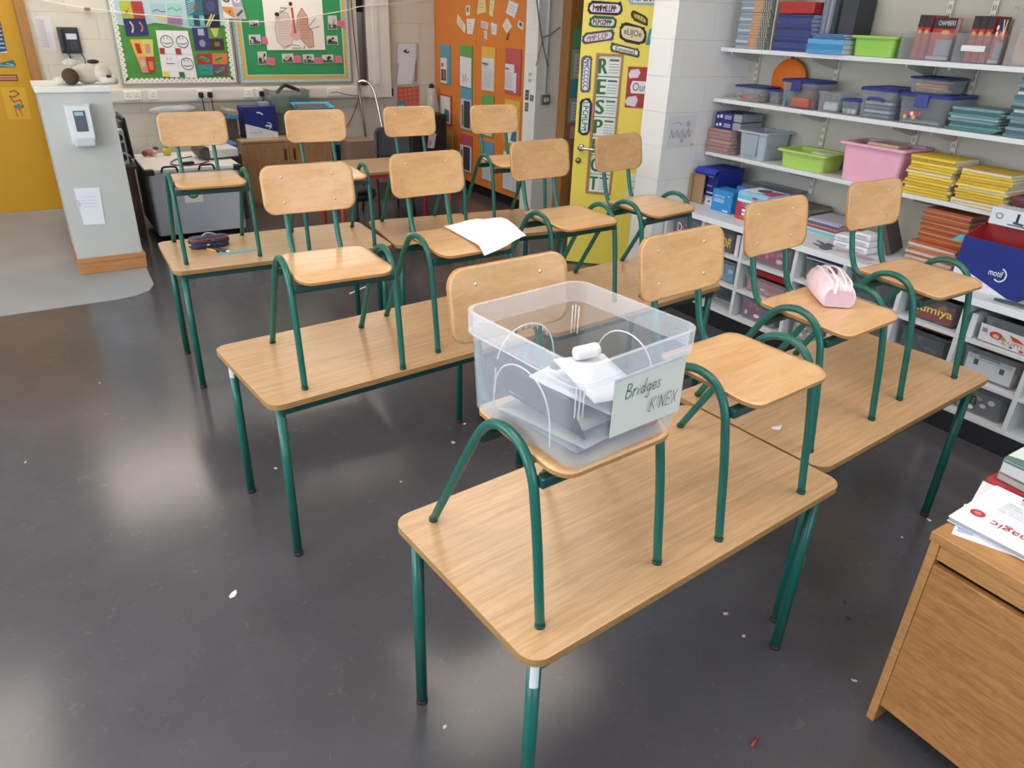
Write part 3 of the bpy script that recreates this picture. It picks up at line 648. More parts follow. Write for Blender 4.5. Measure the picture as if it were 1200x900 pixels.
s = Sheet(DP, [(-.06, .812), (.115, .807), (.12, 1.071), (-.06, 1.074)], 'dfae2e'); s.line([(.35, .85), (.55, .9), (.7, .8), (.5, .7), (.3, .72), (.4, .55), (.7, .6), (.75, .4), (.55, .3), (.45, .4)], .012, 'b06a50').poly([(.35, .42), (.62, .5), (.7, .4), (.4, .32)], '4f8a7c').line([(.4, .3), (.42, .1)], .012, 'c9784a').line([(.6, .3), (.62, .12)], .012, 'c9784a').done('figure_drawing', 'yellow sheet with a little painted figure on the left door', 'drawing')
s = Sheet(DP, [(-.14, 1.62), (.10, 1.62), (.10, 1.8), (-.14, 1.8)], 'd8a42c'); s.ring(.55, .6, .35, .5, .01, '8f6a30').ring(.6, .6, .2, .3, .008, '8f6a30').done('round_badge_drawing', 'yellow sheet with ringed drawing at the top of the left door', 'drawing')

# nib wall: dispenser, taped paper, soft toy
t = thing('hand_dispenser', 'white wall dispenser with dark window on the nib wall', 'dispenser', (.352, 5.83, .897))
b = MB(mat('e3e6ea', .3)); b.rings([[(x, -.004 + d, z) for x, z in ((-w_, z0), (w_, z0), (w_+.003, z1), (-w_-.003, z1))] for d, w_, z0, z1 in ((.003, .072, .0, .25), (-.05, .070, .0, .25), (-.085, .062, .03, .24))], False)
b.build('casing', t)
MB(mat('5c6470', .25)).box(-.035, .035, -.092, -.0895, .085, .215, .003).build('window', t)
MB(mat('c7cdd4', .3)).box(-.062, .062, -.095, -.04, -.012, .05, .012).build('push_lever', t)
MB(mat('a9c3d8', .4)).box(-.027, .022, -.0935, -.0922, .185, .207).build('label_strip', t)
N_ = ywall(5.829)
s = Sheet(N_, [(.235, .352), (.368, .345), (.38, .60), (.224, .605)], 'e4e7ee', .002); s.q = [(.225, .355), (.37, .35), (.378, .60), (.222, .603)]
s.scrawl(.2, .45, .8, .8, 4, .004, 'c8ccd6', 6).poly([(0, .5), (.1, .55), (0, .78)], 'cfd2cd').done('taped_paper', 'crumpled white paper taped low on the nib wall', 'paper')
# plush toy lying on the cap
t = thing('plush_dog', 'white soft toy dog with brown head lying on top of the nib wall', 'soft toy', (.41, 6.02, 1.2505), .1)
FUR = mat('d8d2c4', .95, 0, .2, .08, 30, .6, 160); BR = mat('5a483c', .95, 0, .2, .1, 40, .6, 160)
MB(FUR).ball((.06, .02, .062), .075, (1.35, .85, .82)).build('body', t)
MB(FUR).ball((.15, -.01, .062), .06, (1.0, .9, 1.0)).build('haunch', t)
MB(BR).ball((-.055, -.065, .052), .052, (1, .95, 1)).build('head', t)
for x, y, a in ((-.13, -.05, .3), (-.10, .03, -.4)): MB(FUR).tube([(x+.1, y+.03, .03), (x+.04, y, .028), (x-.02, y-.01, .024)], [.026, .024, .022], 10).build('paw', t)
MB(FUR).tube([(.12, -.07, .03), (.19, -.09, .026), (.22, -.085, .026)], [.028, .025, .022], 10).build('paw', t)
MB(BLACK).ball((.12, .05, .135), .03, (1.3, .6, .5), 10, 6).build('dark_patch', t)
MB(BLACK).ball((.17, -.09, .05), .018, (1, 1, .7), 10, 6).build('dark_patch', t)
MB(FUR).ball((-.02, .05, .13), .03, (1.6, .5, .8)).build('ear', t)

# ---- behind: computer desk with monitor and speaker, charging trolley
t = thing('computer_desk', 'dark desk between the nib wall and the grey trolley', 'desk', (.485, 7.05, 0))
b = MB(mat('2a2a2d', .5)); b.box(-.25, .24, -.5, .5, .575, .6, .004); b.build('desktop', t)
MB(mat('4a2428', .6)).box(.20, .22, -.46, .48, 0, .574).build('side_panel', t)
MB(mat('4a2428', .6)).box(-.23, -.21, -.46, .48, 0, .574).build('side_panel', t)
t = thing('computer_monitor', 'black flat monitor seen edge-on behind the nib wall', 'monitor', (.700, 6.95, .6005), 0)
xf = Matrix.Translation((0, 0, .18)) @ Matrix.Rotation(-.04, 4, 'Y')
MB(mat('1c1d20', .35)).box(.012, .03, -.22, .22, -.15, .16, .006, xf).build('screen', t)
MB(mat('2a2b2f', .4)).box(-.02, .0115, -.19, .19, -.12, .13, .008, xf).build('back_shell', t)
MB(mat('1c1d20', .4)).tube([(-.01, 0, .012), (-.015, 0, .1), (-.01, 0, .16)], .014, 8).build('stand', t)
MB(mat('1c1d20', .4)).lathe([(.001, 0), (.075, 0), (.075, .007), (.02, .014)], (-.01, 0), 18).build('base', t)
t = thing('desk_speaker', 'small grey speaker with two black cones beside the monitor', 'speaker', (.640, 6.66, .6005))
MB(mat('b9bcc0', .4)).box(-.03, .04, -.045, .045, 0, .27, .012).build('cabinet', t)
for z, r in ((.06, .028), (.21, .026)): MB(BLACK).lathe([(r, 0), (r, .006), (r*.5, .003), (.001, .008)], (0, 0), 16).build('cone', t).matrix_local = Matrix.Translation((.003, -.0453, z)) @ Matrix.Rotation(PI/2, 4, 'X')
MB(mat('35383d', .5)).box(-.02, .03, -.047, -.0453, .10, .172).build('grille', t)
t = thing('laptop_trolley', 'grey charging trolley with white top and black handles', 'trolley', (1.12, 6.42, 0), -.01)
GM = mat('9a9fa8', .45, 0, .5, .03, 3)
MB(GM).box(-.345, .345, 0, .76, .055, .56, .004).build('cabinet_body', t)
MB(mat('b0b6c2', .42)).box(-.335, .335, -.012, -.0005, .06, .555, .003).build('front_panel', t)
MB(mat('5c5f66', .5)).box(-.352, -.3455, .02, .74, .07, .55, .002).build('side_panel', t)
MB(mat('dcdad5', .4)).box(-.36, .36, -.02, .775, .5605, .585, .004).build('top', t)
for sx in (-1, 1): MB(BLACK).box(sx*.335-.035, sx*.335+.035, -.03, .03, .545, .5885, .008).build('corner_bumper', t)
for x in (-.19, .09): MB(BLACK).tube(catmull([(x-.06, -.018, .567), (x-.055, -.035, .585), (x-.04, -.04, .606), (x+.04, -.04, .606), (x+.055, -.035, .585), (x+.06, -.018, .567)], 4), .008, 8).build('handle', t)
lb = MB(mat('e4e8e6', .4)).box(-.11, .03, -.0145, -.0125, .31, .44, .001).build('label_plate', t); lb['label'] = 'white plate with green mark'
b = MB(mat('3c8a4c', .5)); b.prism([(.045*math.cos(2*PI*k/20)-.04, .045*math.sin(2*PI*k/20)+.385) for k in range(20)], lambda u, v, q: (u, -q, v), .015, .0155); b.use(mat('cfe6d2', .5)); b.box(-.062, -.018, -.0165, -.0156, .365, .405); b.build('green_mark', lb)
for x in (-.28, .28):
    for y in (.08, .68): MB(BLACK).tube([(x-.014, y, .0275), (x+.014, y, .0275)], .027, 14).build('castor', t)
TT = .586
t = thing('projector', 'white slim projector with dark rounded end on the trolley', 'projector', (1.34, 6.82, TT), .1)
MB(mat('cdcdd0', .35)).box(-.05, .20, -.13, .12, .012, .085, .012).build('casing', t)
b = MB(mat('46453f', .4)); b.prism([(-.10, .012), (-.045, .012), (-.045, .10), (-.075, .112), (-.115, .095), (-.13, .06)], lambda u, v, q: (u, q, v), -.132, .10); b.build('lens_end', t)
MB(mat('2a2b2e', .4)).box(-.04, .18, -.11, .10, 0, .0115).build('base_plate', t)
b = MB(BLACK); b.tube(catmull([(1.28, 6.62, TT+.005), (1.18, 6.52, TT+.005), (1.05, 6.50, TT+.005), (.98, 6.62, TT+.005), (1.06, 6.8, TT+.005), (1.2, 6.9, TT+.005)]), .0045, 6); solo(b, 'power_cable', 'black looped cable lying on the trolley top', 'cable')
b = MB(BLACK); b.box(-.05, .05, -.02, .02, 0, .022, .005, Matrix.Translation((1.1, 6.56, TT+.0001)) @ Matrix.Rotation(.15, 4, 'Z')); solo(b, 'power_adapter', 'black power adapter block on the front of the trolley top', 'adapter')
t = thing('toy_figures', 'small pink and purple toy on the back of the trolley top', 'toy', (.90, 7.05, TT+.003))
MB(mat('c98a94', .6)).ball((0, 0, .035), .038, (1.2, .8, .95)).build('body', t); MB(mat('5a4a6a', .6)).ball((.045, 0, .06), .024, (1, .8, .7)).build('hair', t); MB(mat('d8b48a', .6)).ball((.03, -.03, .03), .022).build('face', t); MB(mat('8a3a44', .6)).ball((-.045, -.01, .025), .025).build('arm', t)
t = thing('toy_block', 'small yellow toy beside the pink toy on the trolley', 'toy', (1.03, 7.05, TT))
MB(mat('cfc256', .6)).box(-.03, .03, -.025, .025, 0, .055, .012).build('body', t); MB(mat('b7a030', .6)).ball((.01, 0, .062), .016).build('knob', t)
solo(MB(mat('2a6aa8', .5)).box(1.50, 1.62, 7.0, 7.2, .585, .66, .01), 'blue_tub', 'blue tub standing between the trolley and the brown cabinet', 'tub').location.z = .585
solo(MB(mat('3a3d42', .5)).box(1.49, 1.63, 6.95, 7.25, 0, .58, .01), 'bin_box', 'dark box standing between the trolley and the brown cabinet', 'box')
b = MB(clear('bag_film', 'e4e4ea', .35)); b.ball((1.25, 7.86, .86), .10, (2.0, .5, .42)); b.ball((1.36, 7.86, .87), .07, (1.6, .5, .5)); o_ = solo(b, 'plastic_bag', 'pale plastic bag tucked under the trunking behind the trolley', 'bag')
# ---- brown cabinet with boxes on it
t = thing('low_cabinet', 'brown two-door cabinet under the noticeboards', 'cabinet', (2.2, 7.40, 0))
MB(CABW).box(-.45, .43, 0, .54, 0, .595).build('body', t)
MB(wood('cabinet_top', 'b99a78', 'a08060', (3, 14, 14), 4, .45)).box(-.46, .44, -.02, .545, .5955, .62, .003).build('top', t)
for k, (x0, x1, hx) in enumerate(((-.445, -.012, -.05), (-.008, .425, .04))):
    d_ = MB(CABW).box(x0, x1, -.018, -.0005, .03, .59, .002).build('door', t)
    MB(mat('4f2c1a', .5)).box(hx-.013, hx+.013, -.024, -.0182, .42, .53, .003).build('handle', d_)
CT = .621
def motif_box(t, hx, hy, h, rim=True):
    pass
t = thing('copy_paper_box', 'blue and white paper box standing on the brown cabinet', 'box', (1.98, 7.62, CT), .05)
NAVY = mat('1e2a78', .45); BOXW = mat('d5d9e2', .5)
b = MB(NAVY); b.box(-.155, .155, -.1, .1, 0, .285, .002); b.use(BOXW)
b.prism([(-.155, .0), (.155, .0), (.155, .045), (-.155, .135)], lambda u, v, q: (u, -q, v), .1005, .1015); b.build('carton', t)
s = Sheet(Pl((0, -.102, 0), (1, 0, 0), (0, 0, 1)), [(-.14, .02), (.14, .02), (.14, .27), (-.14, .27)], '1e2a78', -.004, .0005)
s.k = 8; s.line([(.74+.11*math.cos(a), .36+.11*math.sin(a)) for a in (-1.3, -.7, 0, .6, 1.2, 1.7)], .008, 'e8ecf4').line([(.40, .86), (.5, .84), (.58, .78)], .012, 'e8ecf4').line([(.66, .36), (.80, .34)], .014, 'e8ecf4').scrawl(.05, .08, .5, .16, 2, .004, '9aa0ae', 1); s.done('print', parent=t)
b = MB(mat('8f9aa8', .5)); b.box(.02, .11, -.06, .02, .2852, .32, .004); b.build('open_flap', t)
t = thing('storage_crate', 'clear grey plastic crate of junk on the brown cabinet', 'crate', (2.33, 7.765, CT), .02)
b = MB(clear('crate_clear', 'a5b2b0', .2)); b.rloft([(.17, .14, .03, 0), (.195, .155, .03, .40), (.20, .16, .03, .42), (.185, .15, .03, .42), (.165, .135, .03, .01)]); b.build('tub', t)
for k, (x, y, z, w_, c) in enumerate(((-.08, -.02, .02, .07, '3c4656'), (.06, -.03, .02, .08, '2c3440'), (-.05, .03, .20, .08, '9aa79a'), (.08, .0, .19, .07, '4f5f58'))): MB(mat(c, .6)).box(x-w_, x+w_, y-.07, y+.07, z, z+.16, .01).build('content', t)
b = MB(mat('1f2a2e', .5)); b.tube(catmull([(-.1, -.02, .38), (-.02, -.02, .45), (.06, 0, .43), (.14, 0, .4)]), .018, 8); b.build('content', t)
t = thing('tray_lid', 'bright blue tray with brown lining leaning over the crate', 'tray', (2.47, 7.41, CT+.241), -.08)
b = MB(mat('49a6cf', .4)); xf = Matrix.Rotation(.10, 4, 'X'); L = [[xf @ Vector((x, y, z)) for x, y in rrect(hx, hy, .03)] for hx, hy, z in ((.15, .11, 0), (.185, .14, .06), (.19, .145, .06), (.175, .13, .055), (.145, .105, .008))]; b.rings(L, False); b.build('tray', t)
MB(mat('5a504a', .7)).box(-.15, .15, -.10, .10, .03, .05, .004, xf).build('lining', t)
b = MB(mat('2c3038', .5)).box(2.39, 2.56, 7.415, 7.54, CT, CT+.228, .01); solo(b, 'stand_box', 'dark box on the cabinet holding up the blue tray', 'box')
t = thing('office_trays', 'stack of dark trays at the left end of the brown cabinet', 'trays', (1.72, 7.66, CT))
TTX = MB(mat('4a4544', .5)).box(-.045, .05, -.12, .12, 0, .18, .008).build('tray', t); MB(mat('9a9488', .5)).box(-.05, .055, -.13, .12, .2205, .255, .004, Matrix.Rotation(.05, 4, 'Y')).build('papers', t); MB(mat('3f86ad', .5)).box(-.035, .06, -.14, .05, .1805, .22, .008).build('folder', t)
# ---- right of the cabinet: sack truck, grey plastic chair, black box, cardboard, red table
t = thing('step_ladder', 'chrome tubular hand rail of a folding step stool by the back wall', 'step stool', (3.21, 7.62, 0), 0)
b = MB(CHROME); b.tube(catmull([(-.02, .16, .12), (-.06, .19, .75), (-.085, .21, 1.03), (-.075, .20, 1.09), (-.03, .17, 1.10), (.02, .14, 1.07), (.06, .10, .95), (.10, .0, .5), (.12, -.08, .1)], 5), .0145, 10); b.build('hand_rail', t)
b = MB(CHROME); b.tube([(-.02, .16, .5), (.12, -.02, .5)], .012, 8); b.build('brace', t)
MB(mat('8c8c8c', .4)).box(-.1, .19, -.15, .1, .28, .31, .006).build('step', t)
for x, y in ((-.09, .09), (.18, .09), (-.09, -.13), (.18, -.13)): MB(CHROME).cyl((x, y, 0), (x, y, .28), .012, 8).build('leg', t)
t = thing('plastic_chair', 'dark grey plastic chair behind the red-framed table', 'chair', (2.86, 6.55, 0), 0)
GP = mat('4b4f56', .5)
b = MB(GP); b.prism(rrect(.19, .13, .06, 5), lambda u, v, q: (u, -.17+.02*math.cos(u*8)+v*.05+q, .70+v), -.006, .006, levels=(1, .8, .5)); b.build('backrest', t)
b = MB(GP); b.prism(rrect(.2, .19, .06, 5), lambda u, v, q: (u, v+.03, .43+q+.3*u*u), -.006, .006, levels=(1, .8, .5)); b.build('seat', t)
for sx in (-1, 1):
    MB(BLACK).tube(catmull([(sx*.16, -.17, .80), (sx*.165, -.165, .5), (sx*.17, -.15, .405), (sx*.18, -.20, 0)], 4), .011, 8).build('rear_leg', t)
    MB(BLACK).tube([(sx*.17, -.15, .405), (sx*.17, .16, .405), (sx*.19, .2, 0)], .011, 8).build('front_leg', t)
solo(MB(mat('1a1a1c', .5)).box(3.42, 3.90, 7.3, 7.7, 0, .80, .01), 'black_cupboard', 'black box cupboard standing before the back wall, papers at its side', 'cupboard')
Sheet(ywall(7.298), [(3.66, .47), (3.74, .46), (3.77, .61), (3.68, .62)], 'c9c6cc', .003).rect(.1, .1, .5, .5, 'c08f9a').done('pinned_leaflet', 'small pale leaflet on the front of the black box cupboard', 'leaflet')
b = MB(mat('8a7263', .7)); b.box(2.72, 3.0, 7.15, 7.4, 0, .60, .004); solo(b, 'cardboard_box', 'brown cardboard box standing behind the grey plastic chair', 'box')
t = thing('blue_bucket', 'small blue bucket on the floor right of the brown cabinet', 'bucket', (2.80, 7.70, 0)); MB(mat('2f7fb8', .45)).lathe([(.07, 0), (.1, .50), (.105, .50), (.10, .515), (.094, .50), (.066, .01)], (0, 0), 18).build('pail', t); MB(mat('e0e4e8', .5)).ball((.0, -.03, .53), .05, (1, .7, .5)).build('cloth', t)
RED = mat('a8342f', .4)
t = thing('red_framed_table', 'school table with a red frame behind the back row of chairs', 'table', (2.43, 5.61, 0), -.02)
b = MB(OAK); b.prism(rrect(.53, .29, .04, 5), lambda u, v, q: (u, v, q), .637, .655, side=OAKEDGE); b.build('tabletop', t)
b = MB(RED)
for s_ in (-1, 1): b.box(-.475, .475, s_*.25-.011, s_*.25+.011, .60, .6365); b.box(s_*.475-.011, s_*.475+.011, -.2385, .2385, .601, .6363)
b.build('frame', t)
for sx in (-1, 1):
    for sy in (-1, 1): MB(RED).cyl((sx*.46, sy*.235, 0), (sx*.46, sy*.235, .6365), .0165, 12).build('leg', t)
t = thing('black_stool', 'black swivel chair base and seat under the red-framed table', 'chair', (2.25, 5.85, 0))
MB(BLACK).lathe([(.001, .36), (.17, .36), (.18, .385), (.17, .42), (.001, .425)], (0, 0), 18).build('seat', t); MB(DGREY).cyl((0, 0, .08), (0, 0, .36), .022, 10).build('column', t)
for k in range(5): a = 2*PI*k/5; MB(DGREY).tube([(0, 0, .09), (.22*math.cos(a), .22*math.sin(a), .045)], [.022, .014], 8).build('foot', t); MB(BLACK).ball((.22*math.cos(a), .22*math.sin(a), .022), .022).build('castor', t)

# ---- orange cupboard wall with folders
ORG = mat('d17a32', .5, 0, .4, .03, 3)
t = thing('orange_cupboard', 'tall orange cupboard doors covered with folders and cut-outs', 'cupboard', (4.4, 7.03, 0))
MB(mat('121214', .5)).box(-.27, .295, -.895, .915, 0, .0995).build('plinth', t)
MB(mat('a85c22', .5)).box(-.27, .295, -.898, .915, .1, 2.45).build('carcass', t)
dA = MB(ORG).box(-.298, -.2705, -.898, .0, .105, 2.445, .002).build('door', t)
dB = MB(ORG).box(-.298, -.2705, .004, .915, .105, 2.445, .002).build('door', t)
OP = xwall(4.1015)
def fold(y0, y1, z0, z1, col, label, sheets):
    w_ = y0-y1; cy = (y0+y1)/2
    s = Sheet(OP, [(-y0, z0), (-y1, z0), (-y1, z1), (-y0, z1)], col, .0, .012); s.done('document_folder', label, 'folder', 'folders on the orange doors')
    for k, (q, c, marks, lab) in enumerate(sheets):
        u0, v0, u1, v1, sk = q
        a0, a1 = -y0+(y0-y1)*u0, -y0+(y0-y1)*u1; c0, c1 = z0+(z1-z0)*v0, z0+(z1-z0)*v1
        s = Sheet(OP, [(a0, c0+sk), (a1, c0), (a1, c1-sk), (a0, c1)], c, .0125+k*.004, .002)
        if marks == 'text': s.scrawl(.1, .08, .9, .7, 9, .004, '9a98a4', k).rect(.15, .8, .6, .86, '6a6875')
        if marks == 'pen': s.line([(.25, .15), (.3, .4), (.4, .15), (.5, .42), (.6, .2), (.75, .3)], .006, '5a5a64')
        if marks == 'pic': s.rect(.1, .1, .9, .55, '4a4038').rect(.1, .65, .5, .8, '8f6a6a').rect(.4, .15, .7, .5, '9a7a58')
        if marks == 'dark': s.rect(.3, .05, .9, .95, '3a3b44').rect(.1, .1, .25, .8, '6a5f55')
        if marks == 'blue': s.poly([(.3, .1), (.9, .05), (.9, .5), (.5, .55)], '3f6a7c')
        s.done('folder_sheet', lab, 'paper', 'papers in the orange door folders')
fold(7.80, 7.57, 1.07, 1.468, '5b93a8', 'blue folder, top row leftmost on the orange doors', [((.06, .02, .68, .66, .0), 'ddd2d4', 'pic', 'picture sheet in the top left blue folder')])
fold(7.35, 7.096, 1.075, 1.477, '5f9a4f', 'green folder, top row second on the orange doors', [((.02, .0, .96, .74, .01), 'd6d4da', 'pen', 'white scribbled sheet in the top green folder')])
fold(6.90, 6.642, 1.077, 1.484, 'd9aa48', 'yellow folder, top row third on the orange doors', [((.06, .02, .94, .75, .0), 'cfcdd6', 'text', 'typed sheet in the top yellow folder')])
fold(6.45, 6.18, 1.09, 1.489, 'b9515a', 'red folder, top row rightmost on the orange doors', [((.02, .08, .6, .66, .0), 'd9d6dc', 'text', 'typed sheet in the top red folder'), ((.64, .04, .78, .48, .0), 'd9d6dc', '', 'narrow white slip in the top red folder')])
fold(7.82, 7.545, .645, .957, 'b04a44', 'red folder, middle row leftmost on the orange doors', [((.04, .05, .9, .95, .0), 'd4d0cc', 'blue', 'leaflet with blue picture in the middle left red folder')])
fold(7.337, 7.09, .644, 1.067, '5b93a8', 'blue folder, middle row second on the orange doors', [((.04, .02, .96, .74, .0), 'c0bcba', 'dark', 'dark printed booklet in the middle blue folder')])
fold(6.89, 6.65, .64, 1.04, '5f9a4f', 'green folder, middle row third on the orange doors', [((.1, .02, .9, .6, .0), 'd2d0d4', 'text', 'white sheet in the middle green folder')])
fold(6.44, 6.17, .63, 1.035, 'd9aa48', 'yellow folder, middle row rightmost on the orange doors', [((.25, .02, .95, .6, .0), 'd5d4dc', 'blue', 'white and blue sheets in the middle yellow folder')])
fold(7.815, 7.525, .25, .575, 'd0a03c', 'yellow folder, bottom row leftmost on the orange doors', [((.15, .02, .85, .7, .03), '9f9a98', '', 'grey booklet in the bottom left yellow folder')])
fold(7.34, 7.086, .20, .592, 'b04a54', 'red folder, bottom row second on the orange doors', [((.0, .02, .98, .72, .0), 'cfccca', 'dark', 'black printed booklet in the bottom red folder')])
fold(6.86, 6.64, .188, .586, '5b93a8', 'blue folder, bottom row third on the orange doors', [((.02, .02, .95, .5, .0), 'd3d3da', 'text', 'white sheet in the bottom blue folder')])
fold(6.435, 6.17, .166, .56, '5f9a4f', 'green folder, bottom row rightmost on the orange doors', [((.0, .02, .66, .96, .0), 'd3d4dc', 'text', 'white sheet in the bottom right green folder'), ((.68, .02, .98, .9, .0), 'c4c6d2', '', 'narrow sheet in the bottom right green folder')])
CUT = [([(7.235, 1.756), (7.156, 1.761), (7.166, 1.85), (7.245, 1.841)], 'd9d4c8', 'tiny picture card at the top left of the orange doors'), ([(7.019, 1.767), (6.837, 1.792), (6.865, 1.95), (6.972, 1.95)], 'd9c48a', 'yellow paper cut-out at the top of the orange doors'),
       ([(6.779, 1.771), (6.715, 1.75), (6.666, 1.95), (6.76, 1.95)], 'd8cf9c', 'narrow cream cut-out at the top of the orange doors'), ([(6.476, 1.79), (6.325, 1.749), (6.261, 1.862), (6.423, 1.896)], 'd8d8e2', 'white tilted note at the top right of the orange doors'),
       ([(7.434, 1.682), (7.261, 1.591), (7.243, 1.662), (7.416, 1.765)], 'ddd2b8', 'slanting diamond cut-out at the left of the orange doors'), ([(7.207, 1.585), (7.101, 1.588), (7.052, 1.729), (7.226, 1.725)], 'd8d4d6', 'white tapered cut-out above the green folder'),
       ([(6.932, 1.655), (6.799, 1.636), (6.785, 1.7), (6.934, 1.716)], 'd9b8b8', 'pink cut-out above the yellow folder'), ([(6.871, 1.56), (6.812, 1.545), (6.807, 1.624), (6.873, 1.63)], 'd8c4c0', 'small pink tag hanging under the pink cut-out'),
       ([(6.725, 1.601), (6.645, 1.596), (6.625, 1.685), (6.745, 1.705)], 'd6d2cf', 'white bottle-shaped cut-out right of the pink one'), ([(6.531, 1.68), (6.452, 1.617), (6.358, 1.677), (6.459, 1.751)], 'e0d8ca', 'white leaf-shaped cut-out above the red folder'),
       ([(6.27, 1.68), (6.177, 1.65), (6.167, 1.71), (6.252, 1.733)], 'ded3bc', 'small dark-topped card at the right of the orange doors'), ([(6.47, 1.565), (6.44, 1.555), (6.40, 1.61), (6.43, 1.625)], '9a4a24', 'tiny dark orange scrap above the red folder')]
for k, (q, c, lab) in enumerate(CUT):
    s = Sheet(OP, [(-u, v) for u, v in q], c, .001, .004)
    if k in (0, 10): s.rect(.25, .35, .75, .85, '35506a' if k == 10 else '6a5a50')
    elif k < 11: s.scrawl(.2, .2, .8, .8, 3, .004, '8f8a96', k)
    s.done('paper_cutout', lab, 'cut-out', 'cut-outs on the orange doors')

# ---- wall stub: conduit, switch, twig, labels
ST = ywall(5.9295); SX = xwall(4.0995)
b = MB(mat('d6d8da', .45)).cyl((4.20, 5.918, 1.12), (4.20, 5.918, CEIL), .011, 10); solo(b, 'wall_conduit', 'thin white conduit running up the wall from the switch', 'conduit')
t = thing('light_switch', 'grey metal light switch on the wall beside the doorway', 'switch', (4.20, 5.9295, 1.035)); MB(mat('8f959c', .35, .7)).box(-.045, .045, -.035, 0, 0, .085, .004).build('back_box', t)
for x in (-.016, .016): MB(mat('e4e4e6', .3)).box(x-.01, x+.01, -.042, -.0355, .025, .06, .002).build('rocker', t)
b = MB(mat('6f6a60', .8)); b.tube(catmull([(4.04, 5.90, 1.93), (4.09, 5.895, 1.70), (4.13, 5.89, 1.55), (4.19, 5.88, 1.36)]), [.007]*13 + [.006]*6, 6); b.tube(catmull([(4.115, 5.89, 1.60), (4.2, 5.875, 1.63), (4.29, 5.86, 1.69)]), .006, 6); b.tube(catmull([(4.12, 5.89, 1.57), (4.09, 5.88, 1.48), (4.06, 5.885, 1.37)]), .004, 6)
solo(b, 'twig', 'forked bare twig fixed on the wall beside the doorway', 'twig')
for k, (y, z, h_, c, lab) in enumerate(((6.02, 1.30, .035, 'd9dadc', 'upper white word card on the wall right of the orange cupboard'), (6.02, 1.245, .03, 'd4d5d8', 'second white word card on the wall right of the orange cupboard'), (6.06, 1.13, .07, '4a4c52', 'dark upright card on the wall right of the orange cupboard'), (5.98, 1.10, .04, '5a5c62', 'small dark card near the wall corner by the switch'), (6.06, 1.02, .06, '66685f', 'lower dark card on the wall right of the orange cupboard'))):
    s = Sheet(SX, [(-y-.04, z-h_), (-y+.02, z-h_), (-y+.025, z+h_*.3), (-y-.035, z+h_*.3)], c)
    s.scrawl(.15, .2, .85, .8, 2, .005, '3a3c42' if k < 2 else 'b9bcc2', k).done('word_card', lab, 'card', 'cards on the wall by the orange cupboard')

JP = ywall(5.7985)
for k, (z0, z1, c, c2, lab) in enumerate(((1.52, 1.69, '5aa06a', '5aa06a', 'green sheet pinned on the door frame beside the yellow door'), (1.26, 1.515, '8fb99a', 'cfc8c6', 'green-edged white sheet on the door frame below the green one'), (1.10, 1.25, '4f93ac', '4f93ac', 'blue sheet on the door frame left of the yellow door'), (.88, 1.095, '9aa4a8', 'd4d6d8', 'white and dark sheet on the door frame below the blue one'), (.72, .87, 'a8605c', 'c89a90', 'reddish sheet lowest on the door frame'))):
    s = Sheet(JP, [(4.395, z0), (4.555, z0), (4.555, z1), (4.395, z1)], c, .001); s.rect(.2, .08, .95, .85, c2)
    if k in (1, 3): s.scrawl(.3, .15, .9, .8, 5, .006, '8a7a80', k)
    s.done('frame_sheet', lab, 'paper', 'sheets on the door frame')
# ---- corridor seen through the doorway
CPL = xwall(6.099)
Sheet(CPL, [(-9.0, .9), (-7.0, .9), (-7.0, 2.0), (-9.0, 2.0)], '4f9a5a').rect(.45, .1, .98, .7, 'cfd4d2').rect(.5, .2, .75, .5, 'c08f7c').done('corridor_board', 'green display board in the corridor beyond the yellow door', 'noticeboard')
t = thing('corridor_bin', 'white bin with dark teal lid just outside the doorway', 'bin', (4.60, 5.42, 0))
MB(mat('c9ced3', .5)).rloft([(.17, .17, .05, 0), (.2, .2, .05, .42)]).build('body', t); MB(mat('1f4a48', .45)).rloft([(.215, .215, .06, .4205), (.22, .22, .06, .46), (.16, .16, .06, .55), (.08, .08, .05, .58)]).build('lid', t)

# ---- yellow classroom door, standing open
DO = Vector((3.487, 4.503, .012)); DU = Vector((.613, -.653, 0)).normalized(); DN = Vector((DU.y, -DU.x, 0))
DL = Pl(DO, DU, (0, 0, 1))
yd = bpy.data.objects.new('door_2', None); COL.objects.link(yd); yd.location = DO; yd.rotation_euler = (0, 0, math.atan2(DU.y, DU.x)); struct(yd)
YD = mat('e8d65c', .45, 0, .4, .03, 3); wx0, wx1, wz0, wz1 = .115, .31, .55, 1.535
b = MB(YD)
for q in ((0, wx0, 0, 2.03), (wx1, .90, 0, 2.03), (wx0, wx1, 0, wz0), (wx0, wx1, wz1, 2.03)): b.box(q[0], q[1], 0, .042, q[2], q[3])
b.build('door_leaf', yd)
b = MB(JAMB)
for q in ((wx0, wx0+.016, wz0, wz1), (wx1-.016, wx1, wz0, wz1), (wx0+.016, wx1-.016, wz0, wz0+.016), (wx0+.016, wx1-.016, wz1-.016, wz1)): b.box(q[0], q[1], -.008, .05, q[2], q[3])
b.build('window_bead', yd)
MB(clear('door_glass', 'dfe8ea', .12, .05)).box(wx0+.016, wx1-.016, .018, .024, wz0+.016, wz1-.016).build('glass', yd)
b = MB(CHROME); b.cyl((.055, 0, .885), (.055, -.05, .885), .012, 10); b.tube(catmull([(.05, -.05, .885), (.09, -.054, .885), (.17, -.05, .88)]), .010, 10); b.lathe([(.001, 0), (.026, 0), (.026, .008), (.001, .008)], (0, 0), 18); b2 = b.build('door_handle', yd)
for v in b2.data.vertices:
    if v.co.z < .1 and abs(v.co.y) < .03 and abs(v.co.x) < .03: v.co = Vector((.055+v.co.x, -v.co.z, .885+v.co.y))
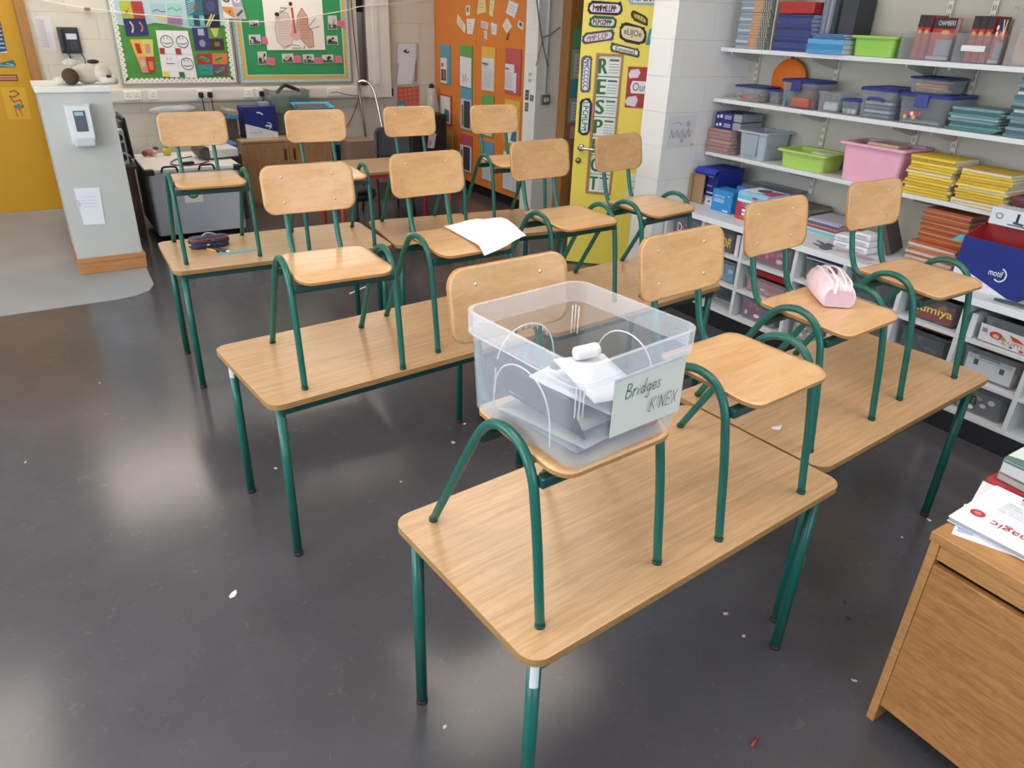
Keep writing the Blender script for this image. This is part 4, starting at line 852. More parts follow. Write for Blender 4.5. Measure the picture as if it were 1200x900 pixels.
b = MB(mat('8a7a50', .3, .8)); b.rings([[(.042+r*math.cos(2*PI*k/16), y, .79+r*math.sin(2*PI*k/16)) for k in range(16)] for r, y in ((.022, 0), (.022, -.012), (.014, -.02), (.001, -.021))]); b.build('lock_knob', yd)
DG = 'name cards on the yellow door'
def squig(s, a0, b0, a1, b1, n, wd, col, seed, vert=False):
    r = random.Random(seed)
    for k in range(n):
        x0 = k/n; x1 = (k+.72)/n; kind = r.randrange(4); q = lambda x, y: (x0+(x1-x0)*x, y)
        P = [[q(0, 0), q(0, 1), q(1, .6), q(.1, .4)], [q(1, .9), q(.2, .9), q(0, .3), q(.6, 0), q(1, .2)], [q(0, 0), q(.1, .8), q(.6, .5), q(.9, .9), q(1, 0)], [q(.2, 1), q(.2, 0), q(1, .1)]][kind]
        if vert: P = [(y, 1-x) for x, y in P]
        s.line([(a0+(a1-a0)*x, b0+(b1-b0)*y) for x, y in P], wd, col)
def blob(u0, u1, v0, v1, edge, fill, txt, lab, col='2a2a34', sl=0, vert=False, fancy=0, w_=.002):
    r = random.Random(int(u0*1000)); cu, cv, hu, hv = (u0+u1)/2, (v0+v1)/2, (u1-u0)/2, (v1-v0)/2
    def outline(k, amp):
        pts = []
        for x, y in rrect(hu*k if k == 1 else hu-k, hv*k if k == 1 else hv-k, min(hu, hv)*.8, 6):
            pts.append((cu+x+amp*r.uniform(-1, 1), cv+y+sl*x+amp*r.uniform(-1, 1)))
        return pts
    b = MB(mat(edge, .7)); b.prism(outline(1, .005), lambda u, v, q: DL(u, v, q), w_, w_+.0015)
    b.use(mat(fill, .7)); b.prism(outline(.016, .002), lambda u, v, q: DL(u, v, q), w_+.0017, w_+.0022); s = Sheet.__new__(Sheet); s.pl = DL; s.b = b; s.w = w_+.002; s.th = .0006; s.k = 0
    s.q = [(u0, v0-sl*hu), (u1, v0+sl*hu), (u1, v1+sl*hu), (u0, v1-sl*hu)]
    if isinstance(txt, int): squig(s, .28 if vert else .16, .1 if vert else .28, .74 if vert else .84, .9 if vert else .72, txt, .006, col, int(u0*999), vert)
    else: s.text(txt, .18, .28, .82, .72, col).text(txt, .185, .285, .825, .725, col)
    s.done('name_card', lab, 'name card', DG)
blob(.03, .272, 1.775, 1.86, '20283a', 'e6d2dc', 9, 'pink name card at the top left of the yellow door')
blob(.047, .24, 1.695, 1.768, '1f5a4a', 'cfd8d4', 8, 'green-edged name card, second from the top on the yellow door', '7a2a3a')
blob(.006, .23, 1.60, 1.675, '4a4658', 'd6d2d6', 6, 'grey tilted name card, third from the top on the yellow door', '9a6a7a', .17)
blob(.335, .455, 1.735, 1.795, '3a3a2c', 'd6c85a', 4, 'small yellow tilted name card at the upper right of the yellow door', '8a6a2a', -.42)
blob(.262, .455, 1.61, 1.725, '2a2a20', 'ddd0ae', 'eLIJOe', 'black-edged oval name card on the yellow door', '2f4a6a', -.16)
blob(.21, .422, 1.528, 1.592, '4a4a4a', 'e3e0da', 'Emmiel', 'white name card just above the door window on the right', '2a2a34', -.16)
blob(.014, .092, 1.27, 1.516, '5a5a6a', 'e0e0e6', 8, 'white upright name card left of the door window', '5a5a78', 0, True)
blob(.026, .112, .974, 1.232, '1c2a2a', 'dfe4e2', 7, 'black-edged upright name card above the door handle', '1f5a5a', 0, True)
blob(.30, .52, 1.845, 1.935, '9fb0be', 'dfe3ea', 6, 'pale cloud-shaped card at the top edge of the yellow door')
RP = Pl(DO - DN*0 + DL.N*.010, DU, (0, 0, 1))
words = ['Responsible', 'Empathy', 'Self-\nrespect', 'Polite', 'Effort', 'Caring', 'Team']
for k, ch in enumerate('RESPECT'):
    z1_ = 1.517-.137*k; s = Sheet(Pl(DO + DL.N*.0015, DU, (0, 0, 1)), [(.133, z1_-.131), (.293, z1_-.131), (.293, z1_), (.133, z1_)], 'dfe6e2', -.012, .003)
    s.text(ch, .05, .12, .40, .86, '3f6a3f').text(ch, .09, .14, .44, .88, '3f6a3f').text(ch, .02, .13, .38, .86, '3f6a3f').text(ch, .06, .11, .41, .87, '3f6a3f').rect(.5, .76, .92, .86, '5a6068').scrawl(.5, .12, .95, .68, 4, .004, '8a929a', k).line([(0, .01), (1, .01)], .003, '9aa4a0')
    s.done('letter_card', 'white card with big green letter %s, %s from the top in the door window' % (ch, ORD[k+1]), 'letter card', 'respect cards in the door window')
s = Sheet(DL, [(.352, 1.185), (.60, 1.187), (.60, 1.46), (.349, 1.458)], 'a83a44', .002)
s.k = 2; s.poly([(.06, .72), (.3, .74), (.36, .86), (.3, .95), (.08, .92), (.03, .82)], 'dcd4e0').poly([(.14, .36), (.9, .36), (.92, .66), (.16, .66), (.11, .52)], 'e6e4ec').poly([(.05, .06), (.3, .03), (.36, .2), (.3, .3), (.06, .26), (.0, .16)], 'dcd4e0').text('Our', .18, .42, .58, .62, '3a3a5a').done('class_poster', 'dark red class poster on the yellow door beside the pillar', 'poster')
s = Sheet(DL, [(.425, .77), (.62, .77), (.62, .98), (.425, .98)], 'd0cfd6', .002); s.scrawl(.05, .1, .9, .9, 6, .012, '6a6a78', 3).rect(0, 0, 1, .06, '2a2a30').done('door_sheet', 'patterned white sheet low on the yellow door beside the pillar', 'paper')
s = Sheet(DL, [(.43, .42), (.62, .42), (.62, .72), (.43, .72)], 'd6d6da', .002); s.scrawl(.1, .1, .9, .9, 5, .008, 'a0a0aa', 5).done('door_sheet', 'lower white sheet on the yellow door behind the chair, below the patterned one', 'paper')
s = Sheet(DL, [(.455, 1.60), (.53, 1.60), (.53, 1.72), (.47, 1.70)], '3f8aa8', .002); s.oval(.5, .5, .3, .3, '6fb0c4').done('blue_cutout', 'blue round paper peeking out beside the pillar on the door', 'cut-out')
# drawing on the pillar
s = Sheet(ywall(3.4995), [(3.452, 1.043), (3.684, 1.041), (3.690, 1.235), (3.442, 1.229)], 'd9dbe0', .001)
for k, c in enumerate(('b9a0b8', 'a8b4c8', 'a5c0b0', 'c8b0a8')): s.line([(.1+.2*k, .3), (.15+.2*k, .55), (.22+.2*k, .3), (.28+.2*k, .5)], .008, c)
s.oval(.72, .72, .07, .1, 'a5c8b4').oval(.55, .2, .06, .08, 'd0a8b0').line([(.15, .75), (.35, .8), (.5, .7)], .006, 'b0b4c4').poly([(.9, 0), (1, 0), (1, .12)], 'd8c050').done('pillar_drawing', 'faint coloured drawing taped to the white pillar', 'drawing')

# ================================================================ SHELF WALL ON THE RIGHT
SHW = mat('d3d5d6', .4)
Z1, Z2, Z3, ZW = 1.63, 1.335, 1.005, .68
YE0, YE1 = .2, 3.488
for k, y in enumerate((3.41, 2.83, 2.262, 2.045, 1.46, .88, .35)):
    b = MB(mat('cfccc0', .4)).box(4.078, 4.0995, y-.013, y+.013, .83, 2.3)
    b.use(mat('3a3a38', .6))
    for i in range(36):
        z = .86+i*.04
        for dy in (-.005, .005): b.box(4.0772, 4.0781, y+dy-.0018, y+dy+.0018, z, z+.022)
    solo(b, 'shelf_upright', ['slotted metal upright beside the pillar', 'slotted metal upright behind the orange pumpkin and green tray', 'slotted metal upright behind the left red dictionaries', 'slotted metal upright behind the right red dictionaries', 'slotted metal upright behind the right yellow pile', 'slotted metal upright at the right edge of the view', 'slotted metal upright farthest right along the shelf wall'][k], 'shelf upright', 'slotted uprights of the shelf wall')
for z, lab in ((Z1, 'top white wall shelf holding the dictionaries and blue copybooks'), (Z2, 'middle white wall shelf holding clear boxes with blue lids'), (Z3, 'lowest white wall shelf holding the pink tub and yellow copybooks')):
    t = thing('wall_shelf', lab, 'shelf', (3.94, (YE0+YE1)/2, z-.024), 0, 'white wall shelves')
    MB(SHW).box(-.135, .137, -(YE1-YE0)/2, (YE1-YE0)/2, 0, .0235, .002).build('board', t)
    for y in (3.41, 2.83, 2.262, 2.045, 1.46, .88, .35):
        b = MB(mat('b9b7ae', .45)); yy = y-(YE0+YE1)/2
        b.prism([(.1365, -.0005), (-.115, -.0005), (-.115, -.012), (.09, -.055), (.1365, -.06)], lambda u, v, q: (u, yy+q, v), -.004, .004); b.build('bracket', t)
# base unit
DV = [3.47, 3.145, 2.815, 2.435, 2.13, 1.81, 1.49, 1.165, .84, .52]
XB = 3.51
t = thing('shelf_unit', 'long white low shelf unit with open cubbies and black plinth along the right wall', 'shelf unit', (3.80, 2.0, 0))
o_ = (3.80, 2.0)
def ub(x0, x1, y0, y1, z0, z1, m=SHW, bev=.0015): return MB(m).box(x0-o_[0], x1-o_[0], y0-o_[1], y1-o_[1], z0, z1, bev)
ub(XB+.004, 4.09, .5, 3.485, 0, .1045, mat('16161b', .45)).build('plinth', t)
ub(XB, 4.09, .5, 3.485, .105, .125).build('bottom_board', t)
ub(4.07, 4.09, .5, 3.485, .1255, .645, mat('b9bcc0', .5)).build('back_panel', t)
for y in DV: ub(XB, 4.0695, y-.011, y+.011, .1255, .645).build('divider', t)
for a, c in zip(DV, DV[1:]):
    for z in (.30, .484): ub(XB+.001, 4.0695, c+.0113, a-.0113, z-.018, z).build('cubby_shelf', t)
t = thing('worktop', 'long white worktop on the low shelf unit', 'worktop', (3.79, 1.99, .6455))
MB(mat('d5d9de', .35)).box(-.295, .305, -1.49, 1.503, 0, .0345, .004).build('slab', t)
MB(mat('e3e5e8', .35)).box(-.2985, -.2952, -1.489, 1.502, .001, .0335, .001).build('edge_band', t)

CLR = clear('clear_plastic', 'dfe3e6', .10); CLB = clear('clear_blueish', 'd3dae0', .11); CLK = clear('smoky_plastic', 'b4bac0', .11)
LID = mat('2b3578', .4, 0, .5, .05, 12)
def tub(name, label, cat, x, y0, y1, z, h, dp, m, taper=.012, rim=.008, group=None, rz=0, part='tub'):
    t = thing(name, label, cat, (x+dp/2, (y0+y1)/2, z+.0006), rz, group); hx, hy = dp/2, (y1-y0)/2; r = .025
    MB(m).rloft([(hx-taper, hy-taper, r, 0), (hx-rim, hy-rim, r, h-.012), (hx, hy, r, h-.012), (hx, hy, r, h), (hx-rim-.003, hy-rim-.003, r, h), (hx-taper-.003, hy-taper-.003, r, .003)]).build(part, t)
    return t, hx, hy
def lid(t, hx, hy, h, m=LID, clip=True, th=.018):
    l = MB(m).rloft([(hx+.004, hy+.004, .028, h+.0008), (hx+.006, hy+.006, .028, h+th*.7), (hx-.004, hy-.004, .028, h+th), (hx-.02, hy-.02, .02, h+th), (hx-.024, hy-.024, .02, h+th-.005)]).build('lid', t)
    if clip: MB(m).box(-hx-.017, -hx-.0065, -.032, .032, h-.045, h+th*.8, .003).build('clip', l)
    return l
def front(t, hx, y0, y1, z0, z1, col, w_=.0, name='print', gap=.0):
    """flat card just inside or on the room-side face of a box; u runs to the right seen from the room"""
    return Sheet(Pl((-hx-gap, 0, 0), (0, -1, 0), (0, 0, 1)), [(-y1, z0), (-y0, z0), (-y0, z1), (-y1, z1)], col, w_, .0008)

# ---------- exercise books
BOOKS = {}
def copybook(key, wd, dp, th, cover, page, spine):
    if key in BOOKS: return BOOKS[key].copy()
    b = MB(mat(page, .8)); c = mat(cover, .55)
    b.box(-dp/2+.004, dp/2-.002, -wd/2+.002, wd/2-.002, .0011, th-.0011)
    b.use(c).box(-dp/2, dp/2, -wd/2, wd/2, 0, .001).box(-dp/2, dp/2, -wd/2, wd/2, th-.001, th)
    if spine == 'bands':
        for y0, y1, sc in ((.10, .5, cover), (-.18, .0999, 'b98a62'), (-.5, -.1801, '4a463f')): b.use(mat(sc, .5)).box(-dp/2, -dp/2+.003, wd*y0, wd*y1, .0012, th-.0012)
        for k in range(4): b.use(mat('d8cdb8', .6)).box(-dp/2-.0004, -dp/2-.0001, -wd*(.22+.07*k), -wd*(.20+.07*k), .003, th-.003)
    elif spine: b.box(-dp/2, -dp/2+.0035, -wd/2, wd/2, .0022, th-.0022)
    o = b.build('copybook'); BOOKS[key] = o
    return o
def pile(n, x, y, z, wd, dp, th, cols, what, where, group, jit=.006, page='cfd0d2', spine=True, rot=.03, seed=1, name='copybook', gap=.88):
    r = random.Random(seed); zz = z+.0008
    for k in range(n):
        c = cols[k % len(cols)] if len(cols) < 6 else cols[k]
        sp = spine and (True if spine == 'bands' or r.random() < gap else False); sp = spine if spine == 'bands' else sp
        o = copybook((wd, dp, th, c, page, sp), wd, dp, th, c, page, sp)
        if o.name not in COL.objects: COL.objects.link(o)
        o.name = name; o.location = (x+dp/2+r.uniform(-jit, jit), y+r.uniform(-jit, jit), zz); o.rotation_euler = (0, 0, r.uniform(-rot, rot))
        w_ = what[k % len(what)] if isinstance(what, (list, tuple)) else what
        tag(o, '%s, %s of %s' % (w_, nth_top(k, n), where), 'copybook', group); zz += th+.0006
    return zz

# ---------- top shelf
zt = Z1
pile(20, 3.83, 3.275, zt, .235, .24, .0145, ['8c97a3', '76828f', 'a9b3ba', '7f8a99'], 'grey-edged magazine', 'the tall magazine pile by the pillar', 'magazines on the top shelf', .004, 'a9b4bd', 'bands', .02, 3, 'magazine')
b = MB(mat('b5aa95', .7)); b.prism([(3.835, zt+.001), (4.07, zt+.001), (4.07, zt+.42), (3.835, zt+.42)], lambda u, v, q: (u, 3.128+q+.05*(zt-v)*-.6, v), 0, .008); solo(b, 'board_divider', 'beige upright board between the magazines and the navy copybooks on the top shelf', 'board')
zz = pile(9, 3.83, 2.99, zt, .235, .22, .0205, ['26346f', '2f3f7c', '202c60'], 'navy exercise copybook', 'the navy pile', 'navy copybooks on the top shelf', .006, '9aa4c0', True, .03, 4, gap=2)
b = MB(mat('a32a2c', .45)); b.box(-.11, .11, -.12, .12, .0, .06, .004, Matrix.Translation((3.95, 3.0, zz+.003)) @ Matrix.Rotation(-.02, 4, 'Z')); solo(b, 'red_box_file', 'red flat box lying on the navy copybook pile', 'box')
def vbook(x, y0, y1, z, h, dp, cover, label, lean=0, page='c8c8c8', name='book', cat='book', group=None, title=None):
    t = thing(name, label, cat, (x+dp/2, (y0+y1)/2, z+.0008+abs(math.sin(lean))*(y1-y0)/2), 0, group); t.rotation_euler = (lean, 0, 0); w_ = (y1-y0)/2
    b = MB(mat(cover, .5)); b.box(-dp/2, dp/2, -w_, -w_+.002, 0, h).box(-dp/2, dp/2, w_-.002, w_, 0, h).box(-dp/2, -dp/2+.002, -w_+.0021, w_-.0021, 0, h); b.build('cover', t)
    MB(mat(page, .8)).box(-dp/2+.0025, dp/2-.004, -w_+.0024, w_-.0024, .003, h-.004).build('pages', t)
    if title: title(t, dp/2, w_, h)
    return t
for k in range(5): vbook(3.90, 2.870-.014*(k+1), 2.870-.014*k-.001, zt, .27, .19, ['77808a', '8a9098', '666e7a', '9298a0', '70767f'][k], 'grey upright magazine on the top shelf, %s from the left' % ORD[k+1], 0, name='magazine', cat='magazine', group='upright grey magazines')
vbook(3.92, 2.67, 2.765, zt, .28, .16, '33363d', 'dark charcoal upright book right of the grey magazines')
pile(3, 3.785, 2.735, zt, .225, .17, .0235, ['3f8fc4', '2f7fb8', '4f9ccc'], 'light blue exercise copybook', 'the light blue pile', 'light blue copybooks on the top shelf', .006, 'c9d4dc', True, .03, 6)
pile(2, 3.80, 2.735, zt+.0735, .2, .15, .012, ['35689a'], 'thin dark blue copybook', 'the pair on the light blue pile', 'thin blue copybooks', .004, 'c0c8d0', True, .05, 8)
GRN = mat('8fc052', .4, 0, .5, .03, 10)
t, hx, hy = tub('storage_tray', 'bright green plastic tray on the top shelf', 'tray', 3.82, 2.345, 2.612, zt, .098, .25, GRN, .022, .016)
MB(mat('6a4a38', .7)).box(-.08, .06, -.09, .07, .006, .098, .01).build('contents', t)
def dict_title(t, d, w_, h):
    s = Sheet(Pl((-d, 0, 0), (0, -1, 0), (0, 0, 1)), [(-w_, 0), (w_, 0), (w_, h), (-w_, h)], 'b5352f', .0003, .0004); s.rect(0, .72, 1, 1, '2d2b33').oval(.5, .62, .3, .05, 'd9a040'); s.done('spine_print', parent=t)
def dict_face(t, d, w_, h):
    pass
for n_, (y0, y1, lab) in enumerate(((2.072, 2.34, 'left clear box of red dictionaries on the top shelf'), (1.835, 2.066, 'right clear box of red dictionaries on the top shelf'))):
    t, hx, hy = tub('dictionary_box', lab, 'box', 3.815, y0, y1, zt, .125, .26, CLR, .008, .006)
    front(t, hx-.001, -.05, .06, .05, .075, 'd9dadc', .002).done('label_strip', parent=t) if n_ else None
    side = ('left', 'right')[n_]; yb = y1-.06 if n_ == 0 else y1-.05
    for k in range(2 + n_):
        vbook(3.87, yb-.03*(k+1)-.004*k, yb-.03*k-.004*k, zt+.004, .195, .14, 'b0332e', 'red dictionary standing on edge in the %s dictionary box, %s from the left' % (side, ORD[k+1]), 0, 'c9bdb4', 'dictionary', 'dictionary', 'red dictionaries', dict_title)
    # one with its cover towards the room
    y_ = yb-.034*(2+n_)-.006; wd = y_-y0-.024; t2 = thing('dictionary', 'red dictionary facing the room with %s in the %s box' % ('white lettering across its black top' if n_ == 0 else 'white stickers on its cover', side), 'dictionary', (3.90, y_-wd/2, zt+.0045))
    MB(mat('a9302c', .45)).box(-.02, -.0178, -wd/2, wd/2, 0, .185).box(.0178, .02, -wd/2, wd/2, 0, .185).box(-.0177, .0177, wd/2-.002, wd/2, 0, .185).build('cover', t2); MB(mat('c9bdb4', .8)).box(-.0175, .0175, -wd/2+.003, wd/2-.0022, .003, .182).build('pages', t2)
    s = Sheet(Pl((-.0203, 0, 0), (0, -1, 0), (0, 0, 1)), [(-wd/2, 0), (wd/2, 0), (wd/2, .185), (-wd/2, .185)], 'b5352f', .0, .0005)
    s.rect(0, .74, 1, 1, '2d2b33').oval(.6, .66, .18, .05, 'd9a040').rect(.3, .1, 1, .48, '9a9aa4').rect(0, 0, 1, .08, 'b9b9c4')
    if n_ == 0: s.text('CHAMBERS', .2, .82, .95, .93, 'd8d4d0')
    else: s.oval(.12, .8, .1, .06, 'e6e4e6').oval(.14, .66, .11, .06, 'e6e4e6').line([(.5, .98), (.8, .55)], .004, 'e6e4e6').line([(.8, .98), (.78, .55)], .004, 'd8cf9a')
    s.done('cover_print', parent=t2)
t, hx, hy = tub('storage_box', 'tall milky clear box with pink label at the right edge of the top shelf', 'box', 3.80, 1.56, 1.828, zt, .24, .28, clear('milky', 'dcd8d6', .22), .012, .008)
MB(mat('c99a86', .7)).box(-.1, .1, -.07, .1, .006, .16, .02).build('contents', t)
s = front(t, hx-.004, -.07, .035, .075, .185, 'c8326e', .005); s.rect(.5, .1, .9, .4, 'e6d4dc'); s.line([(.6, 1.2), (.7, 1.5), (.8, 1.2)], .006, '33333a').done('label', parent=t)
MB(mat('5a5560', .6)).box(-.1, .1, -.1, .1, .2418, .262, .005).build('lid', t)

# ---------- middle shelf
zt = Z2
def pens(t, n, hx, hy, z, cols, seed, ln=.10):
    r = random.Random(seed)
    for k in range(n):
        a = r.uniform(-.5, .5)+PI/2; c = Vector((r.uniform(-hx, -hx*.2), r.uniform(-hy, hy), z+.007+.0125*(k//4))); d = Vector((math.cos(a), math.sin(a), 0))*ln/2
        c.y = max(-hy+ln/2, min(hy-ln/2, c.y)) if hy > ln/2 else 0
        MB(mat(cols[k % len(cols)], .5)).cyl(c-d, c+d, .006, 8).build('pen', t)
t, hx, hy = tub('lunch_box', 'flat clear box of red and yellow pens at the left end of the middle shelf', 'box', 3.83, 3.135, 3.35, zt, .078, .18, CLB, .01, .005)
lid(t, hx, hy, .078, LID, False, .012); pens(t, 12, .07, .08, .004, ['b5352f', 'd05a3a', 'd8b04a', '3a3a40', '8a2a3a'], 1, .12)
t, hx, hy = tub('lunch_box', 'small dark-lidded clear box below the left side of the pumpkin', 'box', 3.88, 3.02, 3.128, zt, .07, .15, CLB, .008, .005)
lid(t, hx, hy, .07, LID, False, .01); pens(t, 6, .05, .045, .004, ['6a8a3a', 'a8453a', '4a5a3a'], 2, .07)
t = thing('paper_pumpkin', 'bright orange ribbed paper pumpkin hung on the wall over the middle shelf', 'pumpkin', (4.056, 3.13, zt+.02))
b = MB(mat('e0701c', .55, 0, .4, .08, 14)); L = []
for j in range(11):
    a = -PI/2+PI*j/10; L.append([((.030*max(math.cos(a), .03))*(1+.07*abs(math.cos(7*p)))*math.cos(p), 1.6*(.074*max(math.cos(a), .03))*(1+.07*abs(math.cos(7*p)))*math.sin(p), .115+.115*math.sin(a)) for p in [2*PI*k/56 for k in range(56)]])
b.rings(L); b.build('gourd', t); MB(mat('7a4a3a', .7)).tube([(0, 0, .226), (.005, .005, .25), (.012, .008, .262)], [.012, .009, .007], 8).build('stalk', t)
t, hx, hy = tub('storage_box', 'big clear box with clip-on navy lid in front of the pumpkin', 'box', 3.815, 2.755, 2.995, zt, .135, .20, CLB, .014, .006); lid(t, hx, hy, .135)
MB(mat('a85a4a', .6)).box(-.11, -.02, -.1, .02, .006, .06, .01).build('content', t); MB(mat('5a6a6a', .6)).lathe([(.001, .006), (.03, .006), (.03, .08), (.012, .09), (.012, .105)], (-.06, .06), 14).build('content', t); MB(mat('9a4a4a', .6)).box(-.0, .1, -.09, .09, .006, .1, .01).build('content', t)
t, hx, hy = tub('storage_box', 'small open clear box right of the big navy-lidded box', 'box', 3.83, 2.60, 2.75, zt, .105, .18, CLR, .01, .005)
MB(mat('c9cdd2', .6)).box(-.06, .05, -.05, .04, .006, .05, .01).build('content', t)
t, hx, hy = tub('lunch_box', 'tiny clear box with blue lid and white bottle caps', 'box', 3.835, 2.485, 2.594, zt, .068, .13, CLB, .008, .004); lid(t, hx, hy, .068, mat('34459a', .4), False, .012)
for k, (y, c) in enumerate(((-.025, 'e8e8ea'), (.005, 'e2e6e2'), (.03, '7aa890'))): MB(mat(c, .4)).lathe([(.001, .006), (.013, .006), (.013, .03), (.001, .03)], (-.04, y), 12).build('bottle_cap', t)
t, hx, hy = tub('storage_box', 'clear box with navy lid and stacked white trays inside, left of the clipped box', 'box', 3.815, 2.27, 2.478, zt, .135, .26, CLB, .012, .006); lid(t, hx, hy, .135, mat('303c86', .4), False)
for k in range(4): MB(mat('c4c8d0' if k % 2 else '6a6f7c', .5)).box(-.1, .09, -.075, .075, .006+.021*k, .02+.021*k, .004).build('content', t)
MB(mat('303c86', .4)).tube(catmull([(-hx-.002, .045, .09), (-hx-.012, .03, .10), (-hx-.012, -.03, .10), (-hx-.002, -.045, .09)], 3), .007, 8).build('handle', t)
t, hx, hy = tub('storage_box', 'clear box with navy clip lid carrying the flat box of orange straws', 'box', 3.815, 1.99, 2.256, zt, .128, .26, CLB, .016, .006); lid(t, hx, hy, .128, mat('303c86', .4)); zl = zt+.147
s = front(t, hx-.012, -.0, .09, .02, .06, '8a6a6a', .001)
for k in range(7): s.oval(.1+.13*k, .3+.4*(k % 2), .09, .25, ['d9b04a', 'b5453a', '4a4a7a', 'e6e0d8'][k % 4])
s.done('content_print', parent=t)
MB(mat('9aa0a6', .6)).box(-.1, .1, -.09, .1, .006, .018).build('content', t)
t, hx, hy = tub('lunch_box', 'flat clear box of orange straws with dark blue lid on top of the clipped box', 'box', 3.835, 2.035, 2.235, zl, .062, .2, CLB, .008, .004); lid(t, hx, hy, .062, mat('2a3060', .4), False, .012); pens(t, 14, .08, .08, .004, ['e0702a', 'd98a3a', 'c95a3a', 'e6c8a0'], 5, .13)
pile(8, 3.82, 1.865, zt, .225, .19, .0125, ['38706f', '4f8288', '2b5c58', '6f929c'], 'teal exercise copybook', 'the low teal pile', 'teal copybooks in the low pile', .012, 'b9cdd2', True, .06, 11)
pile(18, 3.82, 1.60, zt, .22, .2, .0145, ['5f7c86', '365c60', '78929a', '294c50', '6a868c'], 'grey-green exercise copybook', 'the tall grey-green pile at right', 'grey-green copybooks in the tall pile', .008, 'c4cdd0', True, .05, 12)

# ---------- lowest shelf
zt = Z3
zz = pile(13, 3.80, 3.385, zt, .19, .25, .0108, ['b08680', 'a87c78', 'b98f88', '9d7470'], 'dusty pink exercise copybook', 'the pink pile by the pillar', 'dusty pink copybooks by the pillar', .006, 'b5a5a5', True, .05, 13)
for k in range(2):
    t = thing('paper_pack', 'navy box with white print on the pink copybooks, %s' % ('lower of the two' if k == 0 else 'upper of the two'), 'box', (3.92, 3.345, zz+.001+.05*k), .03, 'navy boxes on the pink copybooks')
    MB(mat('23246a', .45)).box(-.10, .12, -.03, .11, 0, .0485, .002).build('carton', t); MB(mat('8f8f98', .6)).box(-.095, .115, -.095, -.0302, .002, .046, .002).build('end_sleeve', t)
    s = Sheet(Pl((-.1005, 0, 0), (0, -1, 0), (0, 0, 1)), [(-.11, 0), (.03, 0), (.03, .0485), (-.11, .0485)], '23246a', .0, .0004); s.rect(.1, .3, .2, .6, 'd8d8e6').rect(.28, .35, .4, .7, 'd8d8e6').scrawl(.55, .25, .95, .75, 3, .003, 'd0d0e4', k).done('print', parent=t)
t, hx, hy = tub('storage_tub', 'grey open plastic tub beside the pink copybooks', 'tub', 3.81, 3.02, 3.258, zt, .165, .27, mat('a4adb6', .4, 0, .5, .03, 10), .026, .014)
MB(mat('94a0aa', .4)).box(-hx+.006, -hx+.016, -.05, .05, .02, .15, .004).build('front_rib', t)
t, hx, hy = tub('storage_tray', 'lime green shallow tray on the lowest shelf', 'tray', 3.81, 2.595, 2.935, zt, .1, .25, mat('a6c864', .4, 0, .5, .03, 10), .03, .02)
MB(mat('cfc8b4', .7)).box(-.02, .09, -.13, .0, .006, .096, .004).build('contents', t)
t, hx, hy = tub('storage_tub', 'big pale pink plastic tub on the lowest shelf', 'tub', 3.80, 2.135, 2.525, zt, .2, .28, mat('e6a8bf', .4, 0, .5, .03, 10), .035, .02)
MB(mat('c9b49a', .7)).box(-.05, .06, -.10, .08, .006, .205, .004).build('contents', t); MB(mat('a84a68', .6)).box(-.08, .1, .085, .12, .006, .19, .004).build('contents', t)
YC = ['e2c230', 'd9b62a', 'e8cc48', 'ccaa28']
pile(13, 3.81, 1.985, zt, .235, .2, .0142, YC, 'yellow exercise copybook', 'the left yellow pile', 'yellow copybooks in the left pile', .01, 'd5d0c4', True, .07, 14)
pile(12, 3.81, 1.725, zt, .235, .2, .0135, YC, 'yellow exercise copybook', 'the right yellow pile', 'yellow copybooks in the right pile', .01, 'd5d0c4', True, .06, 15)
pile(4, 3.83, 1.495, zt, .17, .19, .02, ['5a2430', '6a2a38'], 'dark maroon book', 'the maroon pile at the right edge', 'maroon books', .005, 'b09a9a', True, .04, 16)

# ---------- worktop
zt = ZW+.0002
b = MB(mat('9a7f5f', .7)).box(3.722, 3.730, 3.38, 3.489, zt, zt+.19).box(3.700, 3.7215, 3.47, 3.489, zt, zt+.185); solo(b, 'cardboard_flap', 'brown corrugated cardboard piece standing at the pillar end of the worktop', 'cardboard')
t = thing('white_carton', 'small white carton with printed symbols under the navy paper box', 'carton', (3.855, 3.385, zt)); MB(mat('d4d6dc', .5)).box(-.10, .10, -.085, .085, 0, .062, .002).build('carton', t)
s = Sheet(Pl((-.1003, 0, 0), (0, -1, 0), (0, 0, 1)), [(-.085, 0), (.085, 0), (.085, .06), (-.085, .06)], 'd4d6dc', 0, .0003); s.rect(.15, .3, .25, .7, '55555e').ring(.45, .5, .07, .2, .004, '55555e').rect(.65, .3, .8, .5, '6a6a74').done('print', parent=t)
t = thing('copy_paper_box', 'navy open-fronted paper box standing on the white carton by the pillar', 'box', (3.855, 3.37, zt+.0628), .0)
b = MB(mat('1f2f8f', .45)); b.box(-.12, .12, .085, .09, 0, .17).box(-.12, .12, -.09, -.085, 0, .17).box(-.12, .12, -.0848, .0848, .166, .17).box(-.12, .12, -.0848, .0848, 0, .004).box(.116, .12, -.0848, .0848, .0042, .1658)
b.build('carton', t); MB(mat('15206a', .5)).box(-.10, .11, -.08, .08, .0045, .135, .002).build('inner_sleeve', t)
s = Sheet(Pl((-.1005, 0, 0), (0, -1, 0), (0, 0, 1)), [(-.08, .0045), (.08, .0045), (.08, .135), (-.08, .135)], '18226e', 0, .0003); s.rect(.4, .85, .7, .9, '8a94c8').rect(.42, .4, .7, .46, '8a94c8').rect(.45, .06, .8, .14, 'b0b8dc').done('print', parent=t)
fl = MB(mat('2438a0', .45)); fl.box(-.0, .045, -.09, .09, -.004, 0, 0, Matrix.Translation((-.12, 0, .17)) @ Matrix.Rotation(2.5, 4, 'Y')); fb = fl.build('top_flap', t)
